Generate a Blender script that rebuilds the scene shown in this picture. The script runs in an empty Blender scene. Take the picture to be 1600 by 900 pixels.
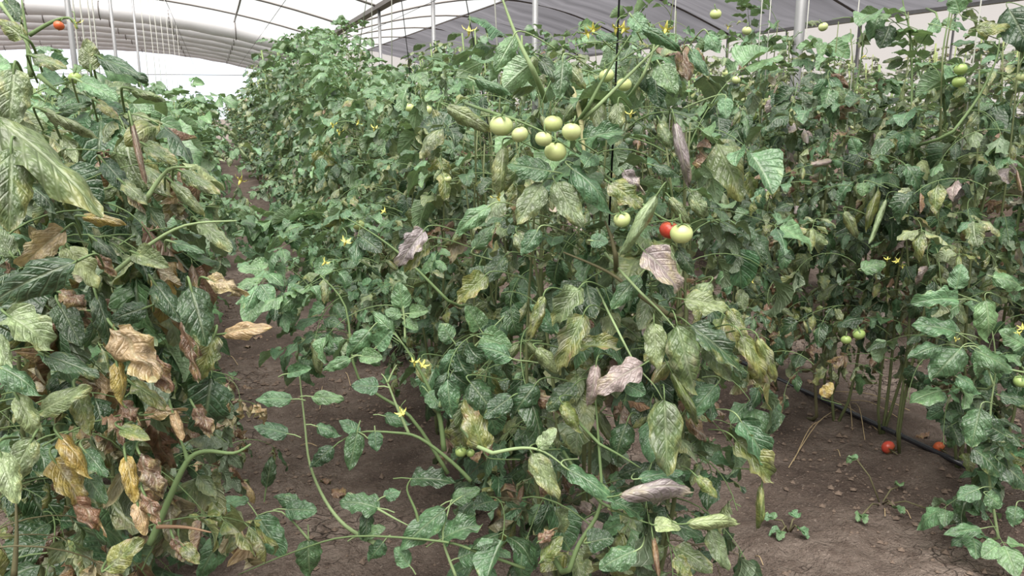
import bpy, math, random
import numpy as np
from mathutils import Vector, Matrix, Quaternion

S = bpy.context.scene
COL = S.collection
RND = random.Random(7)

# ------------------------------------------------------------------ camera
FPX = 1230.0
CAM_H = 1.45
PITCH = math.atan(285.0 / FPX)                       # the rows run to a vanishing point at (330,165)
YAW = math.atan(470.0 / FPX * math.cos(PITCH))
EYE = Vector((0, 0, CAM_H))
FW = Vector((math.sin(YAW) * math.cos(PITCH), math.cos(YAW) * math.cos(PITCH), -math.sin(PITCH)))
RT = Vector((math.cos(YAW), -math.sin(YAW), 0))
UP = RT.cross(FW)
cam_data = bpy.data.cameras.new('camera')
cam_data.sensor_width = 36.0
cam_data.lens = 36.0 * FPX / 1600.0
cam_data.clip_end = 400
cam = bpy.data.objects.new('camera', cam_data)
COL.objects.link(cam)
m = Matrix((RT, UP, -FW)).transposed().to_4x4()
m.translation = EYE
cam.matrix_world = m
S.camera = cam

# ------------------------------------------------------------------ world, sun, exposure
w = bpy.data.worlds.new('overcast_sky')
S.world = w
w.use_nodes = True
bg = w.node_tree.nodes['Background']
bg.inputs[0].default_value = (0.86, 0.93, 1.0, 1)
bg.inputs[1].default_value = 0.6
sun_data = bpy.data.lights.new('sun', 'SUN')
sun_data.energy = 5.6
sun_data.angle = math.radians(64)
sun_data.color = (1.0, 0.99, 0.97)
sun = bpy.data.objects.new('sun', sun_data)
COL.objects.link(sun)
sun.rotation_euler = (math.radians(24), math.radians(-14), 0)
S.view_settings.view_transform = 'Standard'
S.view_settings.look = 'None'
S.view_settings.gamma = 1.0
S.view_settings.use_curve_mapping = False
S.view_settings.exposure = 1.3


# ------------------------------------------------------------------ helpers
def lin(r, g, b):
    f = lambda c: (c / 255.0) / 12.92 if c <= 10 else (((c / 255.0) + 0.055) / 1.055) ** 2.4
    return (f(r), f(g), f(b))


def ray(px, py):
    return FW + RT * ((px - 800) / FPX) + UP * ((450 - py) / FPX)


def at(px, py, d):                # a point of the place, d metres in front of the camera
    return EYE + ray(px, py) * d


def on_ground(px, py, z=0.0):
    r = ray(px, py)
    return EYE + r * ((CAM_H - z) / -r.z)


def at_x(px, py, X):
    r = ray(px, py)
    return EYE + r * (X / r.x)


def pix(P):
    v = P - EYE
    D = v.dot(FW)
    if D < 0.05:
        return (-9999, -9999, D)
    return (800 + FPX * v.dot(RT) / D, 450 - FPX * v.dot(UP) / D, D)


def tag(o, label=None, cat=None, group=None, kind=None):
    if label: o['label'] = label
    if cat: o['category'] = cat
    if group: o['group'] = group
    if kind: o['kind'] = kind
    return o


def empty(name, loc=(0, 0, 0)):
    o = bpy.data.objects.new(name, None)
    o.empty_display_size = 0.05
    o.location = loc
    COL.objects.link(o)
    return o


def link(name, mesh, parent=None, mat=None, color=None):
    o = bpy.data.objects.new(name, mesh)
    if parent is not None: o.parent = parent
    if mat is not None: o.matrix_basis = mat
    if color is not None: o.color = color
    COL.objects.link(o)
    return o


def mesh_of(name, V, Fc, mats, uv=None, smooth=True, midx=None, tint=None):
    me = bpy.data.meshes.new(name)
    me.from_pydata([tuple(v) for v in V], [], [tuple(f) for f in Fc])
    for mm in (mats if isinstance(mats, (list, tuple)) else [mats]):
        me.materials.append(mm)
    if uv is not None:
        l = me.uv_layers.new(name='uv')
        idx = np.zeros(len(me.loops), dtype=np.int32)
        me.loops.foreach_get('vertex_index', idx)
        l.data.foreach_set('uv', np.asarray(uv, dtype=np.float32)[idx].ravel())
    if midx is not None:
        me.polygons.foreach_set('material_index', np.asarray(midx, dtype=np.int32))
    if tint is not None:
        a = me.color_attributes.new('tint', 'FLOAT_COLOR', 'POINT')
        a.data.foreach_set('color', np.asarray(tint, dtype=np.float32).ravel())
    if smooth:
        me.polygons.foreach_set('use_smooth', np.ones(len(me.polygons), dtype=bool))
    me.update()
    return me


def tube_geo(pts, rad, n=6, cap=True):
    """vertices and faces of a tube along pts; rad = number or one per point"""
    pts = [Vector(p) for p in pts]
    k = len(pts)
    rad = [rad] * k if not hasattr(rad, '__len__') else list(rad)
    V, Fc = [], []
    prev = None
    for i, p in enumerate(pts):
        t = (pts[min(i + 1, k - 1)] - pts[max(i - 1, 0)])
        t = t.normalized() if t.length > 1e-9 else Vector((0, 0, 1))
        if prev is None:
            a = t.cross(Vector((0.31, 0.17, 0.93)))
            if a.length < 1e-3: a = t.cross(Vector((1, 0, 0)))
            a.normalize()
        else:
            a = prev - t * prev.dot(t)
            a.normalize()
        prev = a
        b = t.cross(a)
        for j in range(n):
            th = 2 * math.pi * j / n
            V.append(p + (a * math.cos(th) + b * math.sin(th)) * rad[i])
    for i in range(k - 1):
        for j in range(n):
            Fc.append((i * n + j, i * n + (j + 1) % n, (i + 1) * n + (j + 1) % n, (i + 1) * n + j))
    if cap:
        Fc.append(tuple(range(n - 1, -1, -1)))
        Fc.append(tuple((k - 1) * n + j for j in range(n)))
    return V, Fc


def smooth_path(pts, sub=4):
    """Catmull-Rom through pts"""
    pts = [Vector(p) for p in pts]
    if len(pts) < 3: return pts
    out = []
    for i in range(len(pts) - 1):
        p0, p1, p2, p3 = pts[max(i - 1, 0)], pts[i], pts[i + 1], pts[min(i + 2, len(pts) - 1)]
        for s in range(sub):
            t = s / sub
            out.append(0.5 * ((2 * p1) + (p2 - p0) * t + (2 * p0 - 5 * p1 + 4 * p2 - p3) * t * t + (3 * p1 - p0 - 3 * p2 + p3) * t ** 3))
    out.append(pts[-1])
    return out


def tube(name, pts, rad, mat, parent=None, n=6):
    V, Fc = tube_geo(pts, rad, n)
    return link(name, mesh_of(name, V, Fc, mat), parent)


def box_geo(x0, x1, y0, y1, z0, z1):
    V = [(x, y, z) for x in (x0, x1) for y in (y0, y1) for z in (z0, z1)]
    return V, [(0, 1, 3, 2), (4, 6, 7, 5), (0, 4, 5, 1), (2, 3, 7, 6), (0, 2, 6, 4), (1, 5, 7, 3)]


class Noise2:
    def __init__(self, seed):
        self.g = np.random.RandomState(seed).rand(256, 256)

    def __call__(self, x, y):
        xi, yi = np.floor(x).astype(int), np.floor(y).astype(int)
        fx, fy = x - xi, y - yi
        fx, fy = fx * fx * (3 - 2 * fx), fy * fy * (3 - 2 * fy)
        g = self.g
        a, b = g[xi % 256, yi % 256], g[(xi + 1) % 256, yi % 256]
        c, d = g[xi % 256, (yi + 1) % 256], g[(xi + 1) % 256, (yi + 1) % 256]
        return (a * (1 - fx) + b * fx) * (1 - fy) + (c * (1 - fx) + d * fx) * fy - 0.5


# ------------------------------------------------------------------ materials
class NT:
    def __init__(self, name):
        self.m = bpy.data.materials.new(name)
        self.m.use_nodes = True
        self.t = self.m.node_tree
        self.t.nodes.clear()
        self.out = self.t.nodes.new('ShaderNodeOutputMaterial')

    def n(self, kind, **kw):
        nd = self.t.nodes.new('ShaderNode' + kind)
        for k, v in kw.items(): setattr(nd, k, v)
        return nd

    def put(self, sock, v):
        if isinstance(v, bpy.types.NodeSocket): self.t.links.new(v, sock)
        else: sock.default_value = v

    def math(self, op, a, b=0.0, c=0.0, clamp=False):
        nd = self.n('Math', operation=op, use_clamp=clamp)
        self.put(nd.inputs[0], a); self.put(nd.inputs[1], b)
        if op in ('MULTIPLY_ADD', 'SMOOTH_MIN'): self.put(nd.inputs[2], c)
        return nd.outputs[0]

    def mix(self, f, a, b, mode='MIX'):
        nd = self.n('Mix', data_type='RGBA', blend_type=mode)
        self.put(nd.inputs[0], f)
        for s, v in ((nd.inputs[6], a), (nd.inputs[7], b)):
            self.put(s, v if isinstance(v, bpy.types.NodeSocket) else (*v[:3], 1))
        return nd.outputs[2]

    def noise(self, vec, scale, detail=2.0, rough=0.5):
        nd = self.n('TexNoise')
        if vec is not None: self.put(nd.inputs['Vector'], vec)
        nd.inputs['Scale'].default_value = scale
        nd.inputs['Detail'].default_value = detail
        nd.inputs['Roughness'].default_value = rough
        return nd.outputs[0]

    def step(self, x, lo, hi):
        nd = self.n('MapRange', interpolation_type='SMOOTHSTEP')
        self.put(nd.inputs[0], x)
        nd.inputs[1].default_value = lo; nd.inputs[2].default_value = hi
        return nd.outputs[0]


def leaf_material(name, joined):
    k = NT(name)
    oi = k.n('ObjectInfo')
    if joined:
        at_ = k.n('Attribute', attribute_name='tint')
        base = k.mix(1.0, k.mix(1.0, at_.outputs['Color'], oi.outputs['Color'], 'MULTIPLY'), (0.92, 1.03, 0.80), 'MULTIPLY')
        sick = at_.outputs['Alpha']
    else:
        base = k.mix(1.0, oi.outputs['Color'], (0.92, 1.03, 0.80), 'MULTIPLY')
        sick = oi.outputs['Alpha']
    uv = k.n('UVMap', uv_map='uv')
    sep = k.n('SeparateXYZ'); k.put(sep.inputs[0], uv.outputs[0])
    u, v = sep.outputs[0], sep.outputs[1]
    a = k.math('ABSOLUTE', k.math('MULTIPLY_ADD', u, 2.0, -1.0))
    tc = k.n('TexCoord')
    off = k.math('MULTIPLY', oi.outputs['Random'], 37.0)
    vec = k.n('VectorMath', operation='ADD')
    k.put(vec.inputs[0], tc.outputs['Object'])
    cb = k.n('CombineXYZ'); k.put(cb.inputs[0], off); k.put(cb.inputs[1], off)
    k.put(vec.inputs[1], cb.outputs[0])
    ov = vec.outputs[0]
    sc = 16.0 if joined else 2.0
    n1 = k.noise(ov, sc, 3.0, 0.6)
    # blotched yellowing that starts at the margin and the tip
    mask = k.math('MULTIPLY_ADD', sick, 1.7, -1.05)
    mask = k.math('MULTIPLY_ADD', k.math('SUBTRACT', n1, 0.5), 3.4, mask)
    mask = k.math('MULTIPLY_ADD', a, 0.45, mask)
    mask = k.math('MULTIPLY_ADD', v, 0.35, mask)
    m1 = k.step(mask, 0.0, 0.7)
    m2 = k.step(mask, 0.75, 1.35)
    yel = k.mix(0.5, base, lin(168, 160, 96))
    col = k.mix(m1, base, yel)
    col = k.mix(m2, col, lin(150, 122, 96))
    # grey mildewed film on ailing leaves, and broad light and dark fields
    n4 = k.noise(ov, sc * 1.6, 3.0, 0.6)
    gm = k.math('MULTIPLY', k.step(n4, 0.46, 0.68), k.math('MULTIPLY_ADD', sick, 1.15, -0.12, clamp=True))
    col = k.mix(gm, col, k.mix(0.7, col, lin(178, 176, 168)))
    fd = k.n('MapRange'); k.put(fd.inputs[0], n1)
    fd.inputs[1].default_value = 0.3; fd.inputs[2].default_value = 0.7
    fd.inputs[3].default_value = 0.40; fd.inputs[4].default_value = 0.90
    fg = k.n('CombineXYZ')
    for i in range(3): k.put(fg.inputs[i], fd.outputs[0])
    col = k.mix(1.0, col, fg.outputs[0], 'MULTIPLY')
    # pale veins
    mid = k.math('SUBTRACT', 1.0, k.step(a, 0.02, 0.11))
    sv = k.math('FRACT', k.math('MULTIPLY_ADD', a, -1.9, k.math('MULTIPLY', v, 7.0)))
    sv = k.math('ABSOLUTE', k.math('SUBTRACT', sv, 0.5))
    side = k.math('SUBTRACT', 1.0, k.step(sv, 0.0, 0.16))
    vein = k.math('MAXIMUM', mid, k.math('MULTIPLY', side, 0.45))
    col = k.mix(k.math('MULTIPLY', vein, 0.3), col, k.mix(0.55, col, lin(190, 200, 160)))
    # fine mottling
    n2 = k.noise(ov, sc * 4.0, 2.0, 0.5)
    mot = k.n('MapRange'); k.put(mot.inputs[0], n2)
    mot.inputs[1].default_value = 0.3; mot.inputs[2].default_value = 0.7
    mot.inputs[3].default_value = 0.86; mot.inputs[4].default_value = 1.14
    gr = k.n('CombineXYZ')
    for i in range(3): k.put(gr.inputs[i], mot.outputs[0])
    col = k.mix(1.0, col, gr.outputs[0], 'MULTIPLY')
    # the underside of a tomato leaf is paler
    geo = k.n('NewGeometry')
    col = k.mix(k.math('MULTIPLY', geo.outputs['Backfacing'], 0.3), col, lin(165, 180, 150))
    bump = k.n('Bump'); bump.inputs['Strength'].default_value = 0.35
    bump.inputs['Distance'].default_value = 0.05 if not joined else 0.004
    k.put(bump.inputs['Height'], k.math('SUBTRACT', k.math('MULTIPLY', n2, 0.5), k.math('MULTIPLY', vein, 1.4)))
    p = k.n('BsdfPrincipled')
    k.put(p.inputs['Base Color'], col)
    p.inputs['Roughness'].default_value = 0.4
    p.inputs['Specular IOR Level'].default_value = 0.85
    k.put(p.inputs['Normal'], bump.outputs[0])
    tr = k.n('BsdfTranslucent')
    k.put(tr.inputs[0], k.mix(1.0, col, (1.15, 1.2, 0.75), 'MULTIPLY'))
    mx = k.n('MixShader'); mx.inputs[0].default_value = 0.16
    k.put(mx.inputs[1], p.outputs[0]); k.put(mx.inputs[2], tr.outputs[0])
    k.put(k.out.inputs[0], mx.outputs[0])
    return k.m


def simple(name, c, rough=0.6, spec=0.3, var=0.15, scale=30.0, bump=0.0, metal=0.0):
    k = NT(name)
    tc = k.n('TexCoord')
    n = k.noise(tc.outputs['Object'], scale, 3.0)
    col = k.mix(n, [x * (1 - var) for x in c], [min(1, x * (1 + var)) for x in c])
    p = k.n('BsdfPrincipled')
    k.put(p.inputs['Base Color'], col)
    p.inputs['Roughness'].default_value = rough
    p.inputs['Specular IOR Level'].default_value = spec
    p.inputs['Metallic'].default_value = metal
    if bump:
        b = k.n('Bump'); b.inputs['Strength'].default_value = bump; b.inputs['Distance'].default_value = 0.01
        k.put(b.inputs['Height'], n); k.put(p.inputs['Normal'], b.outputs[0])
    k.put(k.out.inputs[0], p.outputs[0])
    return k.m


def film_material(name, c, trans, diff, clear=0.0, streak=0.12, tintc=(1, 1, 1)):
    """polythene or shade net: passes light diffusely, a little of it straight through"""
    k = NT(name)
    tc = k.n('TexCoord')
    mp = k.n('Mapping'); k.put(mp.inputs[0], tc.outputs['Object'])
    mp.inputs['Scale'].default_value = (0.25, 2.2, 0.25)
    n = k.noise(mp.outputs[0], 1.3, 4.0, 0.6)
    col = k.mix(n, [x * (1 - streak) for x in c], [min(1, x * (1 + streak)) for x in c])
    t = k.n('BsdfTranslucent'); k.put(t.inputs[0], k.mix(1.0, col, (trans,) * 3, 'MULTIPLY'))
    d = k.n('BsdfDiffuse'); k.put(d.inputs[0], k.mix(1.0, col, (diff,) * 3, 'MULTIPLY'))
    ad = k.n('AddShader'); k.put(ad.inputs[0], t.outputs[0]); k.put(ad.inputs[1], d.outputs[0])
    fin = ad.outputs[0]
    if clear:
        tp = k.n('BsdfTransparent')
        tp.inputs[0].default_value = (*tintc, 1)
        mx = k.n('MixShader'); mx.inputs[0].default_value = clear
        k.put(mx.inputs[1], fin); k.put(mx.inputs[2], tp.outputs[0])
        fin = mx.outputs[0]
    k.put(k.out.inputs[0], fin)
    return k.m


def soil_material():
    k = NT('soil')
    tc = k.n('TexCoord')
    ob = tc.outputs['Object']
    n1 = k.noise(ob, 1.1, 5.0, 0.6)
    n2 = k.noise(ob, 14.0, 5.0, 0.65)
    n3 = k.noise(ob, 90.0, 3.0, 0.6)
    col = k.mix(k.step(n1, 0.36, 0.64), lin(70, 60, 55), lin(136, 123, 114))
    col = k.mix(k.step(n2, 0.35, 0.72), col, lin(90, 78, 71))
    col = k.mix(k.math('MULTIPLY', k.step(n3, 0.58, 0.75), 0.55), col, lin(160, 147, 137))
    col = k.mix(k.math('MULTIPLY', k.step(n3, 0.45, 0.25), 0.5), col, lin(58, 46, 42))
    vo = k.n('TexVoronoi', feature='DISTANCE_TO_EDGE')
    wv = k.n('VectorMath', operation='ADD')
    nz = k.n('TexNoise'); k.put(nz.inputs['Vector'], ob); nz.inputs['Scale'].default_value = 9.0
    sc = k.n('VectorMath', operation='SCALE'); k.put(sc.inputs[0], nz.outputs[1]); sc.inputs['Scale'].default_value = 0.12
    k.put(wv.inputs[0], ob); k.put(wv.inputs[1], sc.outputs[0])
    k.put(vo.inputs['Vector'], wv.outputs[0]); vo.inputs['Scale'].default_value = 15.0
    crack = k.math('SUBTRACT', 1.0, k.step(vo.outputs[0], 0.0, 0.05))
    crack = k.math('MULTIPLY', crack, k.step(n1, 0.5, 0.66))
    col = k.mix(k.math('MULTIPLY', crack, 0.5), col, lin(40, 32, 30))
    h = k.math('MULTIPLY_ADD', n2, 1.0, k.math('MULTIPLY', n3, 0.35))
    h = k.math('MULTIPLY_ADD', crack, -0.5, h)
    b = k.n('Bump'); b.inputs['Strength'].default_value = 1.0; b.inputs['Distance'].default_value = 0.045
    k.put(b.inputs['Height'], h)
    p = k.n('BsdfPrincipled')
    k.put(p.inputs['Base Color'], col); p.inputs['Roughness'].default_value = 0.9
    p.inputs['Specular IOR Level'].default_value = 0.15
    k.put(p.inputs['Normal'], b.outputs[0])
    k.put(k.out.inputs[0], p.outputs[0])
    return k.m


def fruit_material():
    k = NT('tomato_skin')
    oi = k.n('ObjectInfo')
    tc = k.n('TexCoord')
    sp = k.n('SeparateXYZ'); k.put(sp.inputs[0], tc.outputs['Object'])
    n = k.noise(tc.outputs['Object'], 3.0, 2.0)
    col = k.mix(k.math('MULTIPLY', k.step(sp.outputs[2], 0.1, 0.5), 0.28), oi.outputs['Color'], lin(110, 135, 70))
    col = k.mix(k.math('MULTIPLY', n, 0.25), col, k.mix(0.5, oi.outputs['Color'], lin(235, 230, 190)))
    p = k.n('BsdfPrincipled')
    k.put(p.inputs['Base Color'], col); p.inputs['Roughness'].default_value = 0.28
    p.inputs['Subsurface Weight'].default_value = 0.0
    k.put(k.out.inputs[0], p.outputs[0])
    return k.m


def tinted(name, rough=0.6):
    k = NT(name)
    oi = k.n('ObjectInfo')
    tc = k.n('TexCoord')
    n = k.noise(tc.outputs['Object'], 40.0, 2.0)
    col = k.mix(k.math('MULTIPLY', n, 0.35), oi.outputs['Color'], lin(70, 70, 45))
    p = k.n('BsdfPrincipled')
    k.put(p.inputs['Base Color'], col); p.inputs['Roughness'].default_value = rough
    p.inputs['Specular IOR Level'].default_value = 0.3
    k.put(k.out.inputs[0], p.outputs[0])
    return k.m


M_LEAF = leaf_material('leaf_blade', False)
M_LEAFJ = leaf_material('leaf_spray', True)
M_STEM = tinted('tomato_stem')
M_STEMJ = simple('leaf_stalk', lin(126, 146, 96), 0.6)
M_SOIL = soil_material()
M_FILM = film_material('roof_film', (0.95, 0.855, 0.765), 0.20, 0.14, 0.5, 0.14, (1.0, 0.965, 0.92))
M_NET = film_material('grey_shade_film', (0.34, 0.325, 0.345), 0.17, 0.5, 0.0, 0.7)
M_ROLL = film_material('rolled_screen_cloth', (0.80, 0.79, 0.81), 0.22, 0.7, 0.0, 0.06)
M_WALL = film_material('side_film', (0.9, 0.8, 0.72), 0.10, 0.12, 0.62, 0.12, (0.95, 0.82, 0.72))
M_STEEL = simple('galvanised_steel', lin(150, 150, 152), 0.45, 0.5, 0.12, 12.0, 0.0, 0.35)
M_PIPE = simple('dark_pipe', lin(110, 104, 102), 0.5, 0.4)
M_HOSE = simple('black_polythene_hose', lin(44, 44, 52), 0.25, 0.9, 0.2)
M_TWINE_D = simple('black_twine', lin(26, 28, 28), 0.8)
M_TWINE_L = simple('pale_twine', lin(205, 205, 198), 0.8)
M_FRUIT = fruit_material()
M_PETAL = simple('yellow_petal', lin(232, 224, 124), 0.6, 0.2, 0.12)
M_STRAW = simple('dry_straw', lin(178, 158, 124), 0.8, 0.2, 0.25)
M_PEB = simple('soil_clod', lin(112, 98, 88), 0.95, 0.1, 0.4, 60.0, 0.6)
M_TRUNK = simple('outdoor_bark', lin(90, 78, 66), 0.9)

# ------------------------------------------------------------------ soil
ROWS = {'left': -0.42, 'middle': 0.95, 'right': 2.66, 'fourth': 4.3, 'outer_left': -1.85}
N_A, N_B, N_C = Noise2(1), Noise2(2), Noise2(3)


def soil_h(x, y):
    z = 0.05 * N_A(x * 1.3 + 40, y * 1.3 + 9) + 0.036 * N_B(x * 5 + 11, y * 5 + 50) + 0.026 * N_C(x * 13 + 70, y * 13 + 20)
    for c in ROWS.values():
        z = z + 0.045 * np.exp(-((x - c) / 0.27) ** 2)
    return z


def sz(x, y):
    return float(soil_h(np.array([float(x)]), np.array([float(y)]))[0])


def axis(parts):
    out = []
    for a, b, st in parts:
        out += list(np.arange(a, b, st))
    return np.array(out + [parts[-1][1]])


gx = axis([(-40, -12, 4), (-12, -1.2, 0.4), (-1.2, 4.2, 0.03), (4.2, 12, 0.4), (12, 44, 4)])
gy = axis([(-8, 0.6, 0.5), (0.6, 6.5, 0.03), (6.5, 12, 0.15), (12, 38, 0.6), (38, 90, 5)])
GX, GY = np.meshgrid(gx, gy)
GZ = soil_h(GX.ravel(), GY.ravel()).reshape(GX.shape)
nx, ny = len(gx), len(gy)
V = np.stack([GX.ravel(), GY.ravel(), GZ.ravel()], 1)
ii = (np.arange(ny - 1)[:, None] * nx + np.arange(nx - 1)[None, :]).ravel()
Fq = np.stack([ii, ii + 1, ii + nx + 1, ii + nx], 1)
floor = link('floor', mesh_of('floor', V, Fq.tolist(), M_SOIL))
tag(floor, 'bare cracked brown soil between the tomato rows', None, None, 'structure')

# ------------------------------------------------------------------ greenhouse shell
HOOPS = [3.25 + 3.4 * i for i in range(-3, 10)]           # -6.95 .. 33.85
Y0, Y1 = HOOPS[0], HOOPS[-1]
GUT_X, GUT_Z = 2.69, 3.02


def prof_left(n=28):
    out = []
    for i in range(n + 1):
        t = i / n
        x = GUT_X + (-11.2 - GUT_X) * t
        s = 1 - abs(2 * t - 1)
        out.append((x, GUT_Z + 0.92 * (1 - (1 - s) ** 2.3)))
    return out


def prof_right(n=20):
    out = []
    for i in range(n + 1):
        t = i / n
        x = GUT_X + (9.5 - GUT_X) * t
        if x < 6: z = GUT_Z + 0.66 * math.sin((x - GUT_X) / (6 - GUT_X) * math.pi / 2)
        else: z = 2.78 + 0.9 * math.cos((x - 6) / 3.5 * math.pi / 2)
        out.append((x, z))
    return out


PL, PR = prof_left(), prof_right()
ceiling = empty('ceiling')
tag(ceiling, 'arched film roof of the greenhouse on thin steel hoops', None, None, 'structure')


def film_panel(prof, ya, yb, sag, mat, ny_=8):
    V, Fc = [], []
    for j in range(ny_ + 1):
        t = j / ny_
        y = ya + (yb - ya) * t
        for i, (x, z) in enumerate(prof):
            e = min(1, min(i, len(prof) - 1 - i) / 2.0)
            V.append((x, y, z - sag * math.sin(math.pi * t) ** 0.8 * (0.15 + 0.85 * e) + 0.01))
    n_ = len(prof)
    for j in range(ny_):
        for i in range(n_ - 1):
            a = j * n_ + i
            Fc.append((a, a + 1, a + n_ + 1, a + n_))
    return link('film_panel', mesh_of('film_panel', V, Fc, mat), ceiling)


split_r = [i for i, (x, z) in enumerate(PR) if x >= 6.0][0]
for a, b in zip(HOOPS[:-1], HOOPS[1:]):
    film_panel(PL, a, b, 0.06, M_FILM)
    film_panel(PR[:split_r + 1], a, b, 0.05, M_FILM)
    film_panel(PR[split_r:], a, b, 0.22, M_NET)
for y in np.arange(21.5, Y1 + .1, 2.05):                 # retracted screens, bundled in rolls under the far hoops
    pts_ = [(x, y, z - 0.27) for x, z in PL[1:-1]]
    ro = tube('screen_roll', pts_, [0.20 + 0.012 * math.sin(3 * i + y) for i in range(len(pts_))], M_ROLL, ceiling, 14)
    for i in range(3, len(pts_) - 1, 3):
        x, yy, z = pts_[i]
        V, Fc = tube_geo([(x, yy + 0.208 * math.cos(t), z + 0.208 * math.sin(t)) for t in np.linspace(0, 2 * math.pi, 13)], 0.012, 4)
        link('tie', mesh_of('tie', V, Fc, M_PIPE), ro)
for y in HOOPS:
    tube('hoop', [(x, y, z) for x, z in PL], 0.022, M_PIPE, ceiling)
    tube('hoop', [(x, y, z) for x, z in PR], 0.022, M_PIPE, ceiling)
for (x, z) in [PL[14], PL[4], PR[split_r]]:
    tube('purlin', [(x, Y0, z - 0.03), (x, Y1, z - 0.03)], 0.02, M_PIPE, ceiling)
V, Fc = box_geo(GUT_X - 0.07, GUT_X + 0.07, Y0, Y1, GUT_Z - 0.05, GUT_Z + 0.02)
gut = link('gutter', mesh_of('gutter', V, Fc, M_PIPE, smooth=False), ceiling)
V, Fc = box_geo(9.45, 9.55, Y0, Y1, 2.72, 2.80)
link('eave_rail', mesh_of('eave_rail', V, Fc, M_STEEL, smooth=False), ceiling)


def sheet(name, pts, mat, label):
    o = link(name, mesh_of(name, pts, [tuple(range(len(pts)))], mat, smooth=False))
    return tag(o, label, None, None, 'structure')


wr = empty('wall_right')
tag(wr, 'translucent film side wall with dim bushes behind it', None, None, 'structure')
for a, b in zip(HOOPS[:-1], HOOPS[1:]):
    link('film_panel', mesh_of('film_panel', [(9.5, a, 0), (9.5, b, 0), (9.5, b, 2.76), (9.5, a, 2.76)], [(0, 1, 2, 3)], M_WALL, smooth=False), wr)
    tube('rail', [(9.47, a, 1.3), (9.47, b, 1.3)], 0.015, M_STEEL, wr)
for y in HOOPS:
    tube('stud', [(9.46, y, -0.05), (9.46, y, 2.74)], 0.03, M_STEEL, wr)
    tube('stud', [(9.46, y + 1.7, -0.05), (9.46, y + 1.7, 2.74)], 0.016, M_STEEL, wr)
wl = empty('wall_left')
tag(wl, 'translucent film wall on the far side of the wide bay', None, None, 'structure')
for a, b in zip(HOOPS[:-1], HOOPS[1:]):
    link('film_panel', mesh_of('film_panel', [(-11.2, a, 0), (-11.2, b, 0), (-11.2, b, GUT_Z), (-11.2, a, GUT_Z)], [(0, 1, 2, 3)], M_WALL, smooth=False), wl)
wb = [(x, Y1, z) for x, z in PR]
sheet('wall_back', [(GUT_X, Y1, 0), (9.5, Y1, 0)] + wb[::-1], M_WALL, 'pale film end wall of the narrow bay')
wf = [(x, Y0, z) for x, z in PL]
sheet('wall_front', [(-11.2, Y0, 0), (GUT_X, Y0, 0)] + wf, M_NET, 'film end wall of the wide bay')
wf = [(x, Y0, z) for x, z in PR]
sheet('wall_front', [(GUT_X, Y0, 0), (9.5, Y0, 0)] + wf[::-1], M_NET, 'film end wall of the narrow bay')

ordn = ['first', 'second', 'third', 'fourth', 'fifth', 'sixth', 'seventh', 'eighth', 'ninth', 'tenth']
for i, y in enumerate([q for q in HOOPS if 3 < q < 34]):
    V, Fc = tube_geo([(GUT_X, y, -0.08), (GUT_X, y, 1.4), (GUT_X, y, GUT_Z - 0.05)], 0.026, 10)
    o = link('support_post', mesh_of('support_post', V, Fc, M_STEEL))
    tag(o, 'grey steel post under the gutter, %s from the camera among the right-hand plants' % ordn[i], 'post', 'posts under the gutter')
for i, (px, wd) in enumerate(((112, 0.03), (178, 0.026), (213, 0.024))):
    b = at_x(px, 60, -1.3)
    V, Fc = tube_geo([(b.x, b.y, -0.05), (b.x, b.y, 1.7), (b.x, b.y, 3.85)], wd, 8)
    o = link('roof_pole', mesh_of('roof_pole', V, Fc, M_STEEL))
    tag(o, ['faint thin roof pole nearest the left picture edge', 'grey roof pole with black tie, middle of three at upper left',
            'pale roof pole beside white strings, rightmost of three'][i], 'pole', 'thin roof poles at upper left')
# cross wires
o = tube('end_wire', [(-11, Y1 - 0.2, 2.55), (GUT_X, Y1 - 0.2, 2.62)], 0.012, M_PIPE)
tag(o, 'thin horizontal wire across the bright open far end', 'wire')
ROW_LABEL = {'left': 'row on the left', 'middle': 'middle row', 'right': 'row on the right', 'fourth': 'row behind the right row'}
for r in ('left', 'middle', 'right'):
    X = ROWS[r]
    o = tube('crop_wire', [(X, Y0, 2.72), (X, 10, 2.70), (X, Y1, 2.72)], 0.003, M_TWINE_D)
    tag(o, 'thin overhead crop wire strung above the %s row of plants' % r, 'wire', 'overhead crop wires')


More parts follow.
